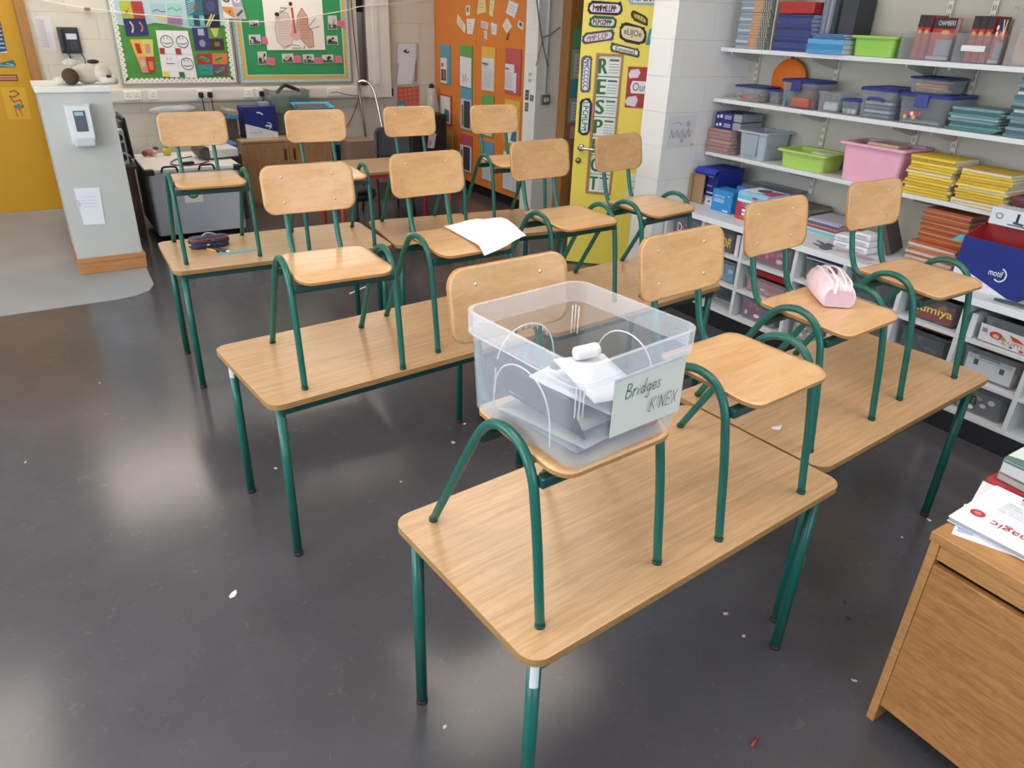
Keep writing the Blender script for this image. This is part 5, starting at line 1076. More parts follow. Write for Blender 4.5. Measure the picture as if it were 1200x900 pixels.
s = Sheet(Pl((-.1215, 0, .166), (0, -1, 0), (-.60, 0, -.80)), [(-.09, .0), (.09, .0), (.09, .044), (-.09, .044)], '2438a0', -.006, .0003); 
V = None; s.text('motif', .62, .62, .22, .28, 'e8ecf4').done('logo', parent=t)
t, hx, hy = tub('storage_bin', 'smoky clear bin standing at the back of the worktop behind the blue boxes', 'bin', 3.86, 2.83, 3.20, zt, .16, .22, CLK, .014, .008)
MB(mat('6a6a6c', .7)).box(-.08, .08, -.15, .1, .006, .1, .02).build('contents', t); MB(mat('c0a890', .7)).cyl((-.04, -.08, .01), (-.03, -.09, .13), .02, 10).build('contents', t)
def carton(name, label, x, y0, y1, z, h, dp, col, fn=None, cat='box', rz=0):
    t = thing(name, label, cat, (x+dp/2, (y0+y1)/2, z+.0006), rz); MB(mat(col, .5)).box(-dp/2, dp/2, -(y1-y0)/2, (y1-y0)/2, 0, h, .002).build('carton', t)
    if fn:
        s = Sheet(Pl((-dp/2-.0002, 0, 0), (0, -1, 0), (0, 0, 1)), [(-(y1-y0)/2, 0), ((y1-y0)/2, 0), ((y1-y0)/2, h), (-(y1-y0)/2, h)], col, 0, .0004); fn(s); s.done('print', parent=t)
    return t
carton('card_box', 'light blue carton lettered RECYCLE on the worktop', 3.675, 3.085, 3.25, zt, .135, .12, '2f86c8', lambda s: (s.text('RECYCLE', .12, .66, .62, .75, 'e4f0f8'), s.text('something', .12, .54, .6, .61, 'bcdcf0') if False else s.scrawl(.12, .42, .62, .6, 3, .004, 'bcdcf0', 2), s.scrawl(.65, .06, .9, .14, 1, .008, 'd4e8f4', 1), s.line([(.80, .80), (.88, .82), (.86, .74)], .003, 'd4e8f4')))
carton('card_box', 'second blue carton behind the RECYCLE carton', 3.80, 3.035, 3.17, zt, .155, .05, '2a72b4', lambda s: (s.ring(.15, .75, .08, .1, .004, 'cfe4f4'), s.scrawl(.35, .68, .9, .82, 2, .005, 'cfe4f4', 3)))
def foodbox(s):
    s.rect(0, .74, 1, 1, '6fb8d8').rect(.0, .68, 1, .74, 'e6e6ea').poly([(0, .1), (.16, .1), (.2, .4), (.14, .64), (0, .66)], 'b52a44').poly([(.14, .64), (.2, .4), (.16, .12), (1, .12), (1, .66)], '4a3a68').rect(0, 0, 1, .11, 'c8402f').text('100', .22, .46, .46, .62, 'f0ecf4').rect(.22, .3, .62, .40, 'e6e2ee').rect(.22, .16, .56, .26, 'd6d2e2').oval(.6, .86, .1, .05, 'c8404a').rect(.12, .5, .3, .60, 'd04048')
t = carton('food_carton', 'blue, white and red carton printed 100 on the worktop', 3.645, 2.80, 3.02, zt, .165, .205, 'e0e0e6', foodbox)
MB(mat('86c4de', .5)).box(-.1045, .1045, -.112, .112, .1455, .168, .002).build('lid', t)
s = Sheet(Pl((0, 0, .1682), (0, -1, 0), (1, 0, 0)), [(-.11, -.10), (.11, -.10), (.11, .10), (-.11, .10)], '9fd0e4', 0, .0004); s.poly([(.0, .1), (.5, .1), (.4, .9), (0, .9)], 'd8e4ee').poly([(.6, .2), (1, .1), (1, .9), (.7, .8)], 'c0405a').oval(.45, .6, .2, .25, '4a4a8a').done('lid_print', parent=t)
pile(4, 3.86, 2.72, zt, .17, .2, .026, ['5a554f', '6a645c', '4a4844'], 'dark grey book', 'the grey pile on the worktop', 'dark grey books on the worktop', .006, '8f8a80', True, .04, 21, 'book')
cols = ['6fc4c8', '7accd0', '8ad2d6', 'b5525a', 'c87a6a', '5a5a8e', '8a7fae', 'a8a4b8']
pile(8, 3.78, 2.49, zt, .21, .21, .0105, cols, ['turquoise book', 'turquoise book', 'pale turquoise book', 'red book', 'pinkish book', 'indigo book', 'mauve book', 'grey-lilac book'], 'the coloured pile', 'coloured books on the worktop', .008, 'd0d0d4', True, .05, 22, 'book')
def scissors(x, y, rz, lab):
    t = thing('scissors', lab, 'scissors', (x, y, zt+.0004), rz); G_ = mat('5a6470', .4)
    MB(mat('8a9098', .25, .9)).prism([(0, -.004), (.07, -.001), (.07, .002), (0, .006)], lambda u, v, q: (u, v, q), .001, .003).build('blade', t); MB(mat('8a9098', .25, .9)).prism([(0, -.006), (.07, -.006), (.07, -.002), (0, .002)], lambda u, v, q: (u, v, q), .0035, .0055).build('blade', t)
    for sy in (-1, 1): MB(G_).tube([(-.03+.026*math.cos(2*PI*k/14), sy*.016+.013*math.sin(2*PI*k/14), .005) for k in range(15)], .0042, 6).build('finger_loop', t)
scissors(3.63, 2.36, 1.2, 'grey scissors on the worktop, the pair nearer the turquoise books'); scissors(3.57, 2.33, 1.35, 'grey scissors at the front edge of the worktop')
for k, (x, y, n, rz) in enumerate(((3.70, 2.275, 2, .1), (3.70, 2.158, 3, -.05))):
    for j in range(n):
        t = thing('tissue_pack', 'small white packet on the worktop, %s of the %s stack' % (nth_top(j, n), ('left', 'right')[k]), 'packet', (x, y, zt+.001+.036*j), rz, 'white packets on the worktop')
        MB(mat('dfe2e8', .5)).box(-.05, .05, -.048, .048, 0, .034, .008).build('wrapper', t); s = Sheet(Pl((-.0502, 0, 0), (0, -1, 0), (0, 0, 1)), [(-.035, .008), (.035, .008), (.035, .026), (-.035, .026)], 'cfd4dc', 0, .0004); s.scrawl(.1, .1, .9, .9, 2, .002, '8a8f9a', j); s.done('print', parent=t)
for k, (x, y, rz, c, lab) in enumerate(((3.60, 2.20, .3, 'd6d6de', 'printed loose leaflet on the worktop in front of the white packets'), (3.58, 2.08, -.2, 'd0ccd6', 'second printed leaflet on the worktop, under the chair back'), (3.63, 1.97, .5, 'e0e2e6', 'white leaflet on the worktop in front of the leaning dark book'))):
    pl = Pl((x, y, zt+.0006+.0016*k), (math.sin(rz), -math.cos(rz), 0), (math.cos(rz), math.sin(rz), 0)); s = Sheet(pl, [(-.075, -.055), (.075, -.055), (.075, .055), (-.075, .055)], c, 0, .0012); s.scrawl(.1, .1, .9, .9, 4, .006, ['b5687a', 'a07a8f', 'b8bcc8'][k], k).done('leaflet', lab, 'leaflet', 'leaflets on the worktop')
t = vbook(3.72, 2.035, 2.06, zt, .19, .2, '4a3f3c', 'dark brown book leaning to the left on the orange copybooks', .0, 'c98a86')
t.location = (3.85, 2.075, zt+.008); t.rotation_euler = (-.42, 0, .25)
s = Sheet(Pl((-.02, .0125, 0), (1, 0, 0), (0, 0, 1)), [(-.05, .05), (.05, .05), (.05, .14), (-.05, .14)], '4a3f3c', 0, .0004)
s.q = [(-.05, .05), (.05, .05), (.05, .14), (-.05, .14)]; s.done('cover_print', parent=t)
OC = ['b8643a', 'c87a52', 'a8562f', 'd08a62', 'b06038']
zz = pile(8, 3.80, 1.86, zt, .25, .2, .0125, ['c98a6a', 'd4b8ac', 'b8643a', 'd9c4ba', 'c47a52'], 'pale orange exercise copybook', 'the lower orange pile', 'pale orange copybooks on the worktop', .012, 'd6ccc8', True, .05, 23)
pile(15, 3.83, 1.85, zz, .235, .19, .0105, OC, 'orange exercise copybook', 'the upper orange pile', 'orange copybooks on the worktop', .007, 'c0a090', True, .04, 24)
pl = Pl((3.63, 1.86, zt+.0006), (.25, -.97, 0), (.97, .25, 0)); Sheet(pl, [(-.09, -.05), (.09, -.05), (.09, .05), (-.09, .05)], 'e6e8ec', 0, .0012).done('loose_paper', 'white paper on the worktop in front of the orange copybooks', 'paper')
pl = Pl((3.72, 1.69, zt+.190), (.3, -.95, 0), (.9, .3, .3)); Sheet(pl, [(-.05, -.03), (.045, -.02), (.05, .05), (-.02, .03)], '5fb8d0', 0, .0012).done('turquoise_card', 'turquoise card sticking out between the orange copybooks and the blue box', 'card')
# open blue box with red inside, a printed carton on top
t = thing('open_paper_box', 'large open navy and white paper box with red lining on the worktop', 'box', (3.70, 1.487, zt), -.02)
NB = mat('18297e', .42); RL = mat('a82a2c', .5); hy = .155; hx = .085
def side(pts, m_out, m_in, fn, name):
    b = MB(m_out); b.prism(pts, fn, .003, .005); b.use(m_in); b.prism(pts, fn, 0, .0028); return b.build(name, t)
fy = lambda u, v, q: (-hx+.005-q, -u, v)
fr = side([(-hy, 0), (hy, 0), (hy, .23), (-hy, .23)], NB, RL, fy, 'front_panel')
s = Sheet(Pl((-hx-.0003, 0, 0), (0, -1, 0), (0, 0, 1)), [(-hy, 0), (hy, 0), (hy, .23), (-hy, .23)], '18297e', 0, .0003)
s.poly([(0, 0), (.86, 0), (0, .42)], 'd6d9e2'); s.k = 6
s.line([(.66+.085*math.cos(a), .42+.13*math.sin(a)) for a in [-2.2+.3*k for k in range(13)]], .006, 'eef0f6'); s.text('motif', .50, .38, .70, .50, 'eef0f6').done('print', parent=t)
side([(-hx, 0), (hx-.006, 0), (hx-.006, .285), (-hx, .23)], NB, RL, lambda u, v, q: (u, hy-.005+q, v), 'side_panel'); side([(-hx, 0), (hx-.006, 0), (hx-.006, .285), (-hx, .23)], NB, RL, lambda u, v, q: (u, -hy+.005-q, v), 'side_panel')
side([(-hy, 0), (hy, 0), (hy, .29), (-hy, .29)], NB, RL, lambda u, v, q: (hx-.005+q, -u, v), 'back_panel')
MB(RL).box(-hx+.006, hx-.006, -hy+.006, hy-.006, .001, .004).build('base', t)
t = carton('printed_carton', 'white printed carton lying across the back of the open navy box', 3.703, 1.32, 1.60, zt+.2912, .075, .092, 'd6dbe6', lambda s: (s.line([(.42, .35), (.42, .8)], .012, '30333c'), s.line([(.38, .3), (.52, .25)], .01, '4a4d58'), s.ring(.14, .55, .05, .16, .004, '7a7f8c'), s.ring(.75, .55, .05, .16, .004, '7a7f8c'), s.scrawl(.3, .1, .6, .2, 1, .006, '6a6f7c', 2)))
solo(MB(mat('c4c8cf', .5)).box(3.53, 3.60, 1.16, 1.27, zt, zt+.035, .003), 'small_carton', 'small white carton beside the open navy box at the right edge', 'carton')
b = MB(mat('3f4650', .4)); b.prism([(-.12, -.012), (.1, -.018), (.13, 0), (.1, .018), (-.12, .012)], lambda u, v, q: (3.54+.4*v, 1.28-u, zt+.012+.04*u+q-.3*u*u), 0, .01, levels=(1, .6)); solo(b, 'dark_strap', 'dark grey strap hanging over the worktop edge at the right', 'strap')

# ---------- boxes in the cubbies
def cub(bay, row, label, col=CLR, x=.03, h=.14, side=(.02, .02), dp=.34, fn=None, lidm=None, cont=None, name='game_box', cat='box'):
    y1, y0 = DV[bay]-.0113-side[0], DV[bay+1]+.0113+side[1]; z = (.1252, .3002, .4842)[row]
    t, hx, hy = tub(name, label, cat, XB+x, y0, y1, z, h, dp, col, .012, .006)
    if cont: MB(mat(cont, .7)).box(-hx+.03, hx-.03, -hy+.022, hy-.022, .006, h*.55, .01).build('contents', t)
    if lidm: lid(t, hx, hy, h, mat(lidm, .45), False, .01)
    if fn:
        s = Sheet(Pl((-hx+.010, 0, 0), (0, -1, 0), (-.03, 0, 1)), [(-hy+.026, .012), (hy-.026, .012), (hy-.026, h*.8), (-hy+.026, h*.8)], 'c9c9cf', -.006, .0012); fn(s); s.done('printed_card', parent=t)
    return t
def fx(bg, *cols, seed=1, txt=None, tc='e8e4ea', pos=(.1, .2, .9, .7)):
    def f(s):
        r = random.Random(seed); s.rect(0, 0, 1, 1, bg)
        for k in range(9): s.oval(r.uniform(.08, .92), r.uniform(.15, .85), r.uniform(.04, .1), r.uniform(.08, .16), r.choice(cols), 9)
        if txt: s.k += 2; s.text(txt, *pos, tc)
    return f
cub(0, 2, 'clear box with a dark game lettered D in the cubby nearest the pillar', fn=fx('3a2a48', 'a83a50', '5a3a6a', 'b56a5a', seed=3, txt='D', tc='e6dde8', pos=(.08, .2, .26, .8)), cont='5a4a4a')
cub(0, 1, 'clear box in the middle cubby nearest the pillar', CLK, cont='4a4a50')
t = cub(1, 2, 'clear box with yellow-green lettered game in the second top cubby', CLK, side=(.02, .07), fn=fx('4a4a3a', 'b5a83a', '6a8a3a', 'a8453a', seed=4, txt='OR', tc='e6d65a', pos=(.5, .2, .95, .75)), cont='5a4a3a')
solo(MB(mat('dcdee2', .4)).box(XB+.03, XB+.05, 2.862, 2.89, .4845, .615, .002), 'upright_board', 'white upright board in the second top cubby', 'board')
cub(1, 1, 'clear box with blue picture in the second middle cubby', fn=fx('5f9ab8', '3f7aa0', 'a8c8d4', '2f5a7a', seed=5), cont='6a8a9a')
solo(MB(mat('8f9398', .5)).box(XB+.12, XB+.3, 2.92, 3.06, .1255, .15, .004), 'flat_case', 'flat grey case in the second bottom cubby', 'case')
cub(2, 2, 'clear box with magenta patterned game in the third top cubby', CLR, fn=fx('8a2a50', 'c83a70', 'd86a8a', '3a1a3a', 'e6c8d4', seed=6), cont='8a3a5a')
t = cub(2, 1, 'clear box holding a red-lidded pink box in the third middle cubby', CLR, h=.1, fn=fx('c8707c', 'd8a0a8', 'e0d8dc', 'a84a5a', seed=7), cont='b8686e')
MB(mat('b5262a', .45)).box(-.13, .14, -.12, .13, .1015, .135, .004).build('red_lid', t)
cub(2, 0, 'clear box with magenta lettered label in the third bottom cubby', CLR, side=(.02, .06), fn=fx('7a3060', 'b53a6a', '3a3a7a', 'e0d4dc', seed=8), cont='8a6a7a')
t = cub(3, 2, 'grey clear box lettered Or with a purple and white game on top, fourth top cubby', CLK, h=.115, fn=fx('6a6a60', '8a8a80', '4a4a48', seed=9, txt='Or', tc='e0d6c0', pos=(.3, .2, .8, .8)), cont='5a5a54')
MB(mat('d6d4de', .5)).box(-.15, .15, -.12, .12, .1165, .124, .001).build('game_board', t); MB(mat('4a3a6a', .5)).box(-.152, .15, -.118, .118, .1242, .130, .001).build('game_board', t); MB(mat('2f3f6a', .5)).box(-.148, .15, -.11, .115, .1303, .138, .001).build('game_board', t)
cub(3, 1, 'clear grey box in the fourth middle cubby', CLK, cont='6a6a70')
cub(3, 0, 'clear box with red and white parts in the fourth bottom cubby', CLR, fn=fx('8a8a88', 'b53a3a', 'd8d4c8', '5a5a58', seed=10), cont='8a6a5a')
cub(4, 2, 'dark clear box in the fifth top cubby under the pink pencil case chair', CLK, fn=fx('4a4a50', '6a6a78', '3a3a40', seed=11), cont='3f3f44')
cub(4, 1, 'clear box with red scraps in the fifth middle cubby', CLK, fn=fx('55525c', 'a84a6a', '77747e', seed=12), cont='4a464c')
cub(4, 0, 'clear grey box in the fifth bottom cubby', CLK, cont='55565c')
cub(5, 2, 'clear box with orange-red game in yellow letters, below the worktop', CLK, h=.125, fn=fx('a8301f', 'd05a2a', '7a1f1a', 'c8842f', seed=13, txt='Rumiya', tc='eedc6a', pos=(.02, .22, .98, .8)), cont='6a4a3a')
t = cub(5, 1, 'smoky clear box with grey pattern, under the orange-red game', CLK, fn=fx('50535a', '6a6e78', '43464c', seed=14), cont='3f4248', h=.13)
MB(mat('8a3a32', .5)).box(-.13, .1, -.09, .11, .1315, .1375, .001).build('game_board', t)
cub(5, 0, 'clear box with blue and pink parts in the sixth bottom cubby', CLR, fn=fx('8a8a98', '5a6aa0', 'b57a8a', seed=15), cont='6a6a7a')
t = cub(6, 2, 'clear box with colourful lettered game lid in the top cubby right of the orange-red game', CLR, h=.12, side=(.06, .02), fn=None, cont='5a5a5e')
s = Sheet(Pl((-.171, 0, 0), (0, -1, 0), (-.15, 0, 1)), [(-.10, .008), (.108, .004), (.108, .085), (-.10, .09)], 'dcd6da', .004, .002)
s.oval(.35, .55, .14, .22, 'b8402f').oval(.35, .5, .07, .12, 'e0b090').poly([(.6, .85), (.8, .75), (.95, .55), (.7, .55)], 'c0442a').text('gum', .48, .16, .9, .48, 'd0a030').oval(.5, .5, .05, .1, '6aa84a').rect(.05, .55, .16, .8, '8a86a0').rect(.66, .1, .72, .22, '3a5aa8').rect(.86, .06, .95, .2, 'c8482f'); s.done('game_lid', parent=t)
solo(MB(mat('d8dade', .45)).box(XB+.02, XB+.10, 1.435, 1.462, .4845, .60, .002), 'white_card_box', 'white narrow card box standing left of the colourful game', 'box')
t = cub(6, 1, 'clear box with white label and black squares', CLR, h=.14, fn=lambda s: (s.rect(0, 0, 1, 1, 'd9dde2'), s.rect(.16, .5, .26, .78, '1c1c20'), s.rect(.72, .45, .82, .72, '1c1c20'), s.rect(.25, .92, .7, .97, '2c2c30'), s.rect(.1, .12, .45, .18, '2c2c30')), cont='c9a8a0')
cub(6, 0, 'clear box with black and white lettered game in the bottom cubby', CLR, h=.14, fn=fx('4a4c50', 'e0e2e4', '1c1d20', '8a8c90', 'd0d2d4', seed=17, txt='ren', tc='111114', pos=(.05, .3, .5, .8)), cont='3a3a3e')

# ================================================================ THINGS ON THE CHAIRS AND TABLES
# clear plastic box of construction parts
BX = clear('big_box_plastic', 'e9edf2', .05, .16); BRIM = clear('big_box_rim', 'f0f3f8', .17, .2); RIB = clear('rib', 'ffffff', .45, .2)
t = thing('storage_box', 'large open clear plastic box lettered Bridges on a front chair', 'box', (.836, 1.022, SEAT+.0018), .113)
hx, hy, h = .160, .172, .222
MB(BX).rloft([(hx-.021, hy-.021, .03, 0), (hx-.014, hy-.014, .034, .010), (hx-.006, hy-.006, .036, h-.04), (hx-.009, hy-.009, .034, h-.04), (hx-.017, hy-.017, .032, .012), (hx-.024, hy-.024, .03, .0025)], 6).build('tub', t)
MB(BRIM).rloft([(hx-.0055, hy-.0055, .036, h-.045), (hx+.001, hy+.001, .038, h-.045), (hx+.002, hy+.002, .04, h), (hx-.006, hy-.006, .036, h), (hx-.006, hy-.006, .036, h-.0398)], 6, False, False).build('rim', t)
def wl(k, u, z):   # point on an inner wall: k 0 front 1 right 2 back 3 left
    o_ = .012+.008*(h-z)/h
    return [(u, -hy+o_, z), (hx-o_, u, z), (u, hy-o_, z), (-hx+o_, u, z)][k]
for k in (1, 2, 3):
    a = [wl(k, .085*math.cos(PI*i/16), .02+.135*math.sin(PI*i/16)**.6) for i in range(17)]
    MB(RIB).tube(a, .0016, 6).build('molded_arch', t)
    if k == 2:
        for i in range(4, 13): p, q = Vector(a[i]), Vector(a[i]) - Vector((0, 0, .012)); MB(RIB).tube([p, q], .0009, 5).build('molded_tick', t)
for cx, cy in ((1, 1), (-1, -1)):
    for i in (-1, 0, 1):
        x = cx*(hx-.021-(.010 if i == 1 else .0)) ; y = cy*(hy-.021-(.010 if i == -1 else 0)); MB(RIB).tube([(x, y, h-.05), (x*.985, y*.985, h-.115)], .0016, 6).build('corner_rib', t)
# label: paper sign taped on the front, handwritten
s = Sheet(Pl((0, -hy+.0065, 0), (1, 0, 0), (0, .055, 1)), [(-.074, .058), (.124, .052), (.132, .176), (-.068, .172)], 'cbcbc0', .008, .0008)
GL = {'B': [[(0, 0), (.05, 1), (.32, .96), (.42, .8), (.32, .6), (.03, .52)], [(.03, .52), (.42, .42), (.48, .2), (.32, .03), (0, 0)]], 'r': [[(0, 0), (.05, .5)], [(.04, .36), (.14, .5), (.26, .5)]], 'i': [[(0, 0), (.03, .45)], [(.04, .62), (.06, .68)]],
      'd': [[(.3, .4), (.16, .5), (.0, .3), (.06, .04), (.2, .02), (.3, .2)], [(.36, 1), (.31, .4), (.32, 0)]], 'g': [[(.3, .4), (.16, .5), (0, .3), (.06, .06), (.2, .06), (.3, .25)], [(.32, .5), (.28, -.25), (.14, -.42), (-.04, -.3)]],
      'e': [[(0, .25), (.3, .28), (.25, .48), (.1, .5), (0, .3), (.05, .05), (.2, 0), (.32, .1)]], 's': [[(.28, .45), (.12, .5), (.03, .38), (.2, .25), (.25, .1), (.1, 0), (-.02, .08)]],
      'K': [[(0, 0), (.04, 1)], [(.42, 1), (.03, .42)], [(.14, .55), (.44, 0)], [(-.1, 0), (.1, 0)]], "'": [[(0, .82), (.03, 1)]], 'N': [[(0, 0), (.03, 1), (.4, 0), (.45, 1)]], 'E': [[(.36, 1), (.02, 1), (0, 0), (.36, 0)], [(0, .52), (.3, .52)]], 'X': [[(0, 1), (.42, 0)], [(.44, 1), (0, 0)]]}
def hand(word, a, b, sa, sb, adv):
    for ch, st in zip(word, adv):
        for L in GL[ch]: s.line([(a+(x+.12*y)*sa, b+y*sb) for x, y in (catmull([(p[0], p[1], 0) for p in L], 3) if False else L)], .0017, '3a3a40')
        a += st*sa
hand('Bridges', .16, .60, .15, .24, (.62, .42, .26, .52, .5, .46, .4)); hand("K'NEX", .50, .24, .15, .21, (.58, .26, .62, .56, .5))
s.done('paper_label', parent=t)['label'] = 'hand-lettered paper label'
MB(clear('tape', 'f0e6e0', .5)).box(.06, .125, -hy+.004, -hy+.0052, .178, .184).build('tape', t)
# contents (each a loose thing)
def loc2(x, y, z): c, s_ = math.cos(.113), math.sin(.113); return (.836+c*x-s_*y, 1.022+s_*x+c*y, SEAT+.0018+z)
def cs(name, label, cat, hx_, hy_, x, y, z, rx, ry, rz, col, curl=0, grp=None, fn=None):
    b = MB(mat(col, .7)); b.prism(rrect(hx_, hy_, .004, 2), lambda u, v, q: (u, v, q+curl*u*u), 0, .0012, levels=(1, .66, .33))
    o = b.build(name); o.location = loc2(x, y, z); o.rotation_euler = (rx, ry, rz+.113); tag(o, label, cat, grp); return o
cs('booklet', 'grey booklet lying flat at the bottom of the clear box', 'booklet', .10, .115, -.005, .005, .006, 0, 0, .05, '8d9094')
cs('booklet', 'pale cream booklet inside the clear box, low on the left', 'booklet', .085, .115, -.02, .0, .012, 0, .05, .15, 'b9b5ad')
cs('paper_sheets', 'white printed sheets on top of the pile inside the clear box', 'paper', .075, .10, .022, -.012, .072, .08, .06, .25, 'e9ebf2', .3)
cs('paper_sheet', 'white folded sheet tilted against the front of the clear box', 'paper', .06, .085, .02, -.045, .104, .10, .05, -.25, 'e4e6ee', .4)
cs('plastic_folder', 'dark grey folder curving up the left side of the clear box', 'folder', .058, .115, -.106, .0, .078, .0, 1.1, .0, '4c5058', 1.0)
cs('booklet', 'greyish booklet leaning inside the left of the clear box, below the dark folder', 'booklet', .07, .105, -.015, .0, .040, 0, .06, .06, 'a9a8a4', .3)
cs('booklet', 'blue and white booklet at the right of the clear box bottom', 'booklet', .05, .07, .05, -.045, .030, .04, -.04, .12, '4f68a0')
o = MB(mat('b8303c', .4)).lathe([(.001, 0), (.022, 0), (.028, .008), (.028, .016), (.012, .024), (.012, .03), (.001, .03)], (0, 0), 18).build('red_hub'); o.location = loc2(.098, -.108, .012); o.rotation_euler = (.3, .0, 0); tag(o, 'red plastic wheel in the front right corner of the clear box', 'wheel')
o = MB(mat('e6e8ea', .35)).box(-.03, .03, -.014, .014, 0, .026, .010).build('white_block'); o.location = loc2(.05, .02, .118); o.rotation_euler = (.2, -.2, -.4); tag(o, 'white rounded plastic piece on the papers in the clear box', 'piece')
b = MB(mat('1d1f2c', .4)); b.tube([(-.03, 0, .006), (.03, 0, .006)], .006, 8)
for k in range(6): b.box(-.028+k*.010, -.023+k*.010, -.009, .009, .0, .012)
o = b.build('black_rod'); o.location = loc2(.0, .045, .100); o.rotation_euler = (0, .1, .4); tag(o, 'small black notched rod on the papers in the clear box', 'rod')
for k, (x, y, a, c, lab) in enumerate(((.055, -.115, .15, '3a62b8', 'blue thin strip at the front of the clear box'), (.06, -.108, .28, 'b83a3c', 'red thin strip at the front of the clear box'))):
    o = MB(mat(c, .4)).box(-.035, .035, -.004, .004, 0, .004).build('plastic_strip'); o.location = loc2(x, y, .026+.006*k); o.rotation_euler = (0, .25, -a); tag(o, lab, 'strip')
# sheet of paper on the middle chair, curling
b = MB(mat('f2f3f7', .7)); ce = (1.405, 2.345); ax = Vector((-.04, -.377)).normalized(); ay = Vector((.203, .10)).normalized(); al, bl = Vector((1.519-1.275, 2.219-2.117)), Vector((1.316-1.275, 2.494-2.117))
Q = [(1.30, 2.155), (1.508, 2.20), (1.485, 2.52), (1.312, 2.486)]
N_ = 8; G_ = []
for i in range(N_+1):
    for j in range(N_+1):
        a, c = i/N_, j/N_
        x = Q[0][0]*(1-a)*(1-c)+Q[1][0]*a*(1-c)+Q[2][0]*a*c+Q[3][0]*(1-a)*c; y = Q[0][1]*(1-a)*(1-c)+Q[1][1]*a*(1-c)+Q[2][1]*a*c+Q[3][1]*(1-a)*c
        lx = (x-1.288)+.041*(y-2.4035); ly = (y-2.4035)-.041*(x-1.288); sm = min(1, max(0, (lx-.085)/.07)); sm = sm*sm*(3-2*sm)
        z = SEAT+.0035+.045*sm*math.exp(-((ly+.075)/.115)**2)-.8*max(0, -.215-ly)
        G_.append((x, y, z))
for lo in (0, .0009):
    V = [b.v((p[0], p[1], p[2]+lo)) for p in G_]
    for i in range(N_):
        for j in range(N_): b._f([V[i*(N_+1)+j], V[(i+1)*(N_+1)+j], V[(i+1)*(N_+1)+j+1], V[i*(N_+1)+j+1]], True)
solo(b, 'paper_sheet', 'white sheet of paper hanging over the seat edge of a middle row chair', 'paper')
# pink pencil case
t = thing('pencil_case', 'pale pink pencil case with white zips and pull on a chair seat', 'pencil case', (1.996, 1.243, SEAT+.001), .0)
PK = mat('ead0da', .45, 0, .5, .06, 30, .2, 60); PK2 = mat('d6b4c1', .4, 0, .6, .05, 30); WZ = mat('ece6ea', .5)
t.rotation_euler = (0, 0, .9); t.scale = (.83, .80, 1)
# local x = long axis (to the back right), end facing -x
L = []
for x, hw, hh in ((-.115, .052, .060), (-.112, .058, .066), (-.05, .064, .074), (.05, .064, .076), (.11, .056, .07), (.115, .05, .062)):
    L.append([(x, y*hw/.06, z*hh/.07) for y, z in ((-.05, 0), (.05, 0), (.062, .012), (.064, .035), (.052, .056), (.03, .068), (0, .072), (-.03, .068), (-.052, .056), (-.064, .035), (-.062, .012))])
MB(PK).rings(L, True).build('body', t)
b = MB(PK2); b.prism([(-.045, .003), (.045, .003), (.052, .03), (.042, .052), (-.042, .052), (-.052, .03)], lambda u, v, q: (-.1155-q, u, v), 0, .003); b.build('end_panel', t)
for y, hgt, bow in ((-.038, .074, .004), (-.018, .082, .010), (.012, .084, .012), (.034, .078, .006)):
    b = MB(WZ); b.tube(catmull([(-.116, y*.8, .050), (-.10, y, .070), (-.04, y*1.1, hgt), (.04, y*1.1, hgt+.002), (.10, y*.9, .070)], 4), .0038, 6); b.build('zip', t)
MB(mat('6a3a4a', .5)).ball((.015, -.002, .078), .022, (1.6, .7, .5), 12, 8).build('inner_toy', t)
b = MB(mat('f0eef0', .35)); b.tube(catmull([(-.10, .012, .080), (-.118, .020, .078), (-.130, .026, .060), (-.136, .028, .045)], 4), [.003]*5+[.0055]*5+[.006]*2+[.005], 8); b.build('zip_pull', t)
# dark pencil case with pencil and turquoise ruler on the back left table
zt = HT+.0006
t = thing('pencil_case', 'dark patterned oval pencil case on the back left table', 'pencil case', (.70, 3.93, zt), .04)
b = MB(mat('3a3f5c', .6, 0, .4, .25, 45)); b.rloft([(.082, .034, .03, 0), (.094, .042, .04, .012), (.098, .045, .044, .034), (.09, .04, .038, .052), (.06, .02, .018, .058)], 6, smooth=True); b.build('body', t)
for z, hx_, hy_, c, r_ in ((.010, .0955, .0430, '1c1c22', .004), (.034, .0985, .0455, '1a1a1e', .0045), (.048, .093, .0425, '8a3a34', .004)):
    P = [(x, y, z) for x, y in rrect(hx_, hy_, .04, 6)]; MB(mat(c, .5)).tube(P+P[:1], r_, 6).build('piping', t)
for k in range(12):
    a = PI+PI*k/11; MB(mat(['a8402f', 'd0c4b4', '5a6a9a', 'b07a4a'][k % 4], .6)).ball((.094*math.cos(a), .042*math.sin(a), .022 if k % 2 else .042), .009, (1, .6, .7), 8, 6).build('pattern_patch', t)
MB(mat('b8a89a', .5)).tube(catmull([(-.03, 0, .057), (-.01, .0, .07), (.02, 0, .068), (.04, 0, .057)], 3), .004, 6).build('zip_tab', t)
t = thing('pencil', 'yellow and black pencil poking out from the dark pencil case', 'pencil', (.695, 3.84, zt)); t.rotation_euler = (0, 0, -1.1)
MB(mat('d8b03a', .5)).tube([(-.04, 0, .0045), (.03, 0, .0045)], .0042, 6).build('shaft', t); MB(BLACK).tube([(.0305, 0, .0045), (.055, 0, .0045)], .0043, 6).build('grip', t); MB(mat('c8a070', .6)).tube([(.0555, 0, .0045), (.068, 0, .0045)], [.004, .0008], 6).build('tip', t)
